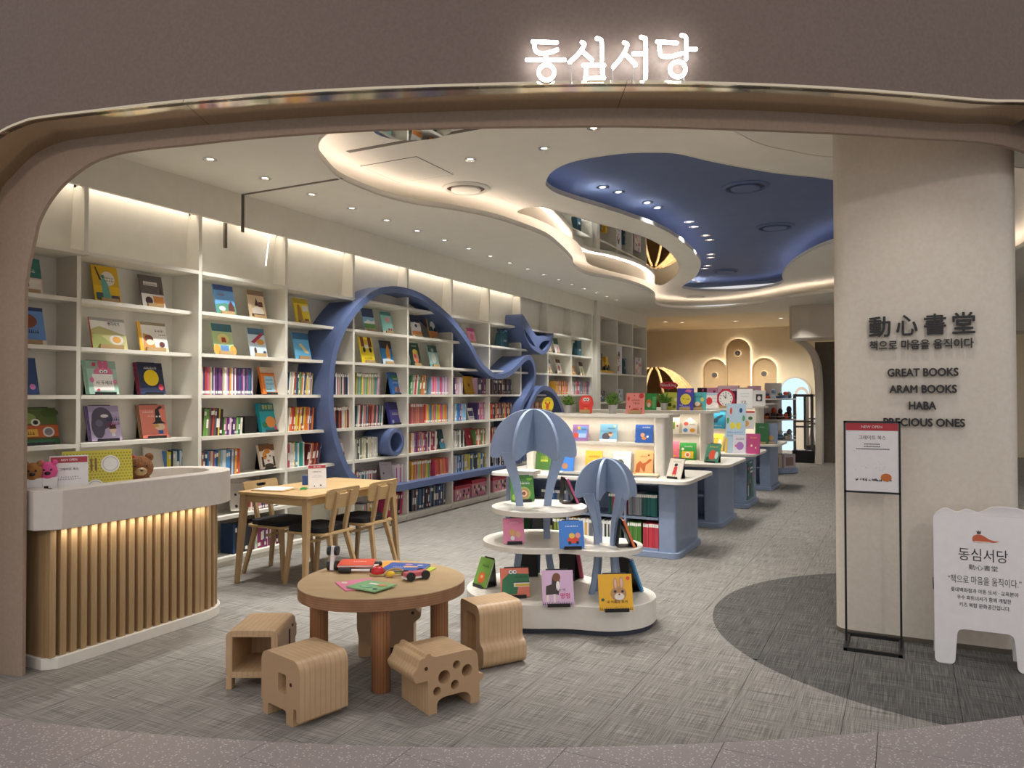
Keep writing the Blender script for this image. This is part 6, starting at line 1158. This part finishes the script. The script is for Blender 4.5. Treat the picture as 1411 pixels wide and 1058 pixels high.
YG = 15.2; x0, x1 = bp(955, 560, YG).x, bp(1066, 560, YG).x
gd = thing('toy_gondola', 'long white toy display shelf behind the book tables', 'display shelf', (0, 0, 0)); MB().box(x0, YG, 0, x1, YG+.5, .5).build('base', 'white_top', gd, bev=.005); MB().box(x0, YG+.47, .5, x1, YG+.5, 1.35).build('back_panel', 'white_top', gd)
for z in (.9, 1.33): MB().box(x0, YG, z, x1, YG+.5, z+.03).build('shelf_board', 'white_top', gd)
bx_ = [(961,974,.30,['3A1E2A','C84A7A','1E1A20']),(974,989,.30,['D88AA8','8A2A4A','F0D8E0']),(989,1017,.34,['E0B8C4','C8344A','F4ECEC','8A4A6A']),(1017,1030,.30,['C8B8A8','6A7A5A','E8D8D0']),(1030,1047,.33,['D8A8B8','5A3A4A','F0E0E0','A85A7A'])]
def frontbox(u0, u1, z, h, Y, cols, label, dep=.2):
    a, b_ = bp(u0, 540, Y).x, bp(u1, 540, Y).x; o = MB().box(0, 0, 0, b_-a-.005, dep, h, HX(cols[0])).build('toy_box', 'print'); o.location = (a, Y, z); tag(o, label, 'box', 'boxed toys'); am = MB(); r = random.Random(int(u0)); W = b_-a
    for k in range(8): x, zz = r.random()*.7*W, r.random()*.75*h; am.add([(x+.01,-.002-.001*k,zz+.01),(x+W*.25,-.002-.001*k,zz+.01),(x+W*.25,-.002-.001*k,zz+h*.2),(x+.01,-.002-.001*k,zz+h*.2)], [(0,1,2,3)], HX(r.choice(cols[1:])))
    am.build('box_print', 'print', o)
for (a, b_, h, cs), nm in zip(bx_, ['dark', 'pink', 'long pink and red', 'beige', 'mauve']): frontbox(a, b_, 1.36, h, YG+.05, cs, nm + ' toy box on top of the toy display shelf')
for k, (a, b_) in enumerate([(958,985),(986,1012),(1013,1040)]): frontbox(a, b_, .93, .30, YG+.05, ['B8708A','4A2A3A','E8D0D8'], ['left', 'middle', 'right'][k] + ' pink toy box on the inner toy display shelf')
rk = thing('toy_rack', 'white round toy rack with three tiers near the back', 'display rack', (bp(1066, 640, 15.9).x, 15.9, 0))
MB().lathe([(.42,0),(.45,.01),(.45,.10),(.43,.11)], 36).build('base', 'table_blue', rk, 50); MB().lathe([(.16,.1),(.16,1.75)], 28).build('core', 'white_top', rk, 50)
for z in (.62, 1.02, 1.42): MB().lathe([(.17,z),(.42,z),(.43,z+.012),(.42,z+.025),(.17,z+.025)], 36).build('tier', 'white_top', rk, 50); MB().tube([(.41*cos(2*pi*k/32), .41*sin(2*pi*k/32), z+.08) for k in range(32)], .005, 5, True).build('rail', 'chrome', rk)
r = random.Random(11); rx = rk.location
for zi, (z, pal, lb) in enumerate([(.65, ['3A6A8A','C8B8A8','D8D4CC','6A8A6A','8A8A90'], 'lowest tier of the toy rack'), (1.05, ['5A1E1A','C8402A','2A1E1E','E0602A','3A2A24'], 'middle tier of the toy rack'), (1.45, ['3A4A6A','8AA0C0','3A5A3A','E0502A','C8D4E0'], 'top tier of the toy rack')]):
    for k in range(9):
        a = -pi*.98+pi*1.05*k/8; c = pal[k % 5]; t = thing('small_toy', cname(c)+' toy, '+ordw(k)+' from left on the '+lb, 'toy', (rx.x+.29*cos(a), rx.y+.29*sin(a), z), a+pi/2, 'toys on the round rack'); h = .10+.14*r.random()
        MB().box(-.05,-.05,0,.05,.05,h*.55, HX(c)).build('body', 'print', t, bev=.012); MB().ball((.01,-.01,h*.75), (.045,.045,h*.3), 12, 8, HX(pal[(k+2) % 5])).build('head', 'print', t, 60)
for k, c in enumerate(['D8CCC0','C8BCA8','B8ACB0']): o = tag(MB().box(-.16,-.12,0,.16,.12,.26, HX(c)).box(-.12,-.122,.04,.1,-.121,.2, HX(['6A4A3A','4A3A34','8A6A5A'][k])).build('toy_box', 'print'), cname(c)+' toy box on the floor base of the rack, '+ordw(k)+' from left', 'box', 'boxes at the rack base'); a = -pi*.75+k*.9; o.location = (rx.x+.27*cos(a), rx.y+.27*sin(a), .11); o.rotation_euler = (0, 0, a+pi/2)
def gate(u0, u1, Y, label):
    a, b_ = bp(u0, 600, Y).x, bp(u1, 600, Y).x; t = thing('security_gate', label, 'security gate', (a, Y, 0), 0, 'security gates'); W = b_-a
    for x in (0, W-.06): MB().box(x, 0, 0, x+.06, .05, 1.52).build('upright', 'dark_grey', t, bev=.006)
    MB().box(W*.52, .01, .3, W*.52+.05, .04, 1.5).build('upright', 'dark_grey', t)
    MB().box(0, 0, 1.47, W, .05, 1.53).build('top_rail', 'dark_grey', t, bev=.006)
    for z in (.78, .90): MB().box(.05, .005, z, W-.05, .045, z+.04).build('cross_rail', 'dark_grey', t)
    MB().box(-.02, -.06, 0, W+.02, .11, .28).build('base_box', 'black_metal', t, bev=.02)
gate(1093, 1121, 18.3, 'grey security gate nearest the aisle'); gate(1111, 1137, 20.3, 'grey security gate behind the first one')
fa = thing('a_frame_sign', 'plain white folding board far behind the security gates', 'sign', (bp(1131, 630, 20.8).x, 20.8, 0), radians(40))
for s in (-1, 1): MB().hexa([(-.25,s*.22-.015,0),(.25,s*.22-.015,0),(.25,s*.22+.015,0),(-.25,s*.22+.015,0)], [(-.25,-.015,1.0),(.25,-.015,1.0),(.25,.015,1.0),(-.25,.015,1.0)]).build('panel', 'white_board', fa)
wn = struct(thing('window_1', 'arched window with a glazed arched door in the back wall', None, (-2.62, 22, 0))); r = .41
ar = [(-r, 0), (r, 0)] + [(r*cos(a), 1.60+r*sin(a)) for a in [pi*k/24 for k in range(25)]]; ai = [(-r+.05, 0.02), (r-.05, .02)] + [((r-.05)*cos(a), 1.60+(r-.05)*sin(a)) for a in [pi*k/24 for k in range(25)]]
MB().ext([ar, ai], -.10, -.0).build('frame', 'column_paint', wn, 40); MB().ext([ai], -.05, -.03).build('pane', 'daylight', wn)
dr = [(-.02, .02), (.36, .02)] + [(.17+.19*cos(a), 1.45+.28*sin(a)) for a in [pi*k/16 for k in range(17)]]; dh = [(.04,.85),(.30,.85)] + [(.17+.13*cos(a), 1.45+.2*sin(a)) for a in [pi*k/16 for k in range(17)]]
dl_ = MB().ext([dr, dh], -.085, -.055).build('door_leaf', 'column_paint', wn, 40); MB().box(.01, -.11, .9, .03, -.085, 1.1).build('door_handle', 'black_metal', dl_)
for z in (.5, .95): MB().box(-.36, -.07, z, -.02, -.052, z+.03).build('window_bar', 'column_paint', wn)
xb = bp(1090, 466, 17.4).x; struct(MB().ext([[(xb+.25, 16.9),(4.5, 16.9),(4.5, 17.98),(xb, 17.98),(xb, 17.15),(xb+.07, 16.97)]], bp(1100, 466, 17.0).z, ZC, 'z').build('wall_beam', 'column_paint', None, 40))
pa = catmull([(bp(1091,467,18.05).x, bp(1091,467,18.05).z), (bp(1107,478,18.05).x, bp(1107,478,18.05).z), (bp(1117,496,18.05).x, bp(1117,496,18.05).z), (bp(1121,525,18.05).x, bp(1121,525,18.05).z), (bp(1122,580,18.05).x, .9), (bp(1122,640,18.05).x, 0)], 6)
struct(MB().ext([ribbon([(x+.09, z) for x, z in pa], .13)], 18.02, 18.5).build('wall_arch', 'column_paint', None, 40)); struct(MB().box(bp(1124,560,18.6).x, 18.52, 0, bp(1124,560,18.6).x+.45, 18.6, 2.7).build('wall_metal_panel', 'slot'))
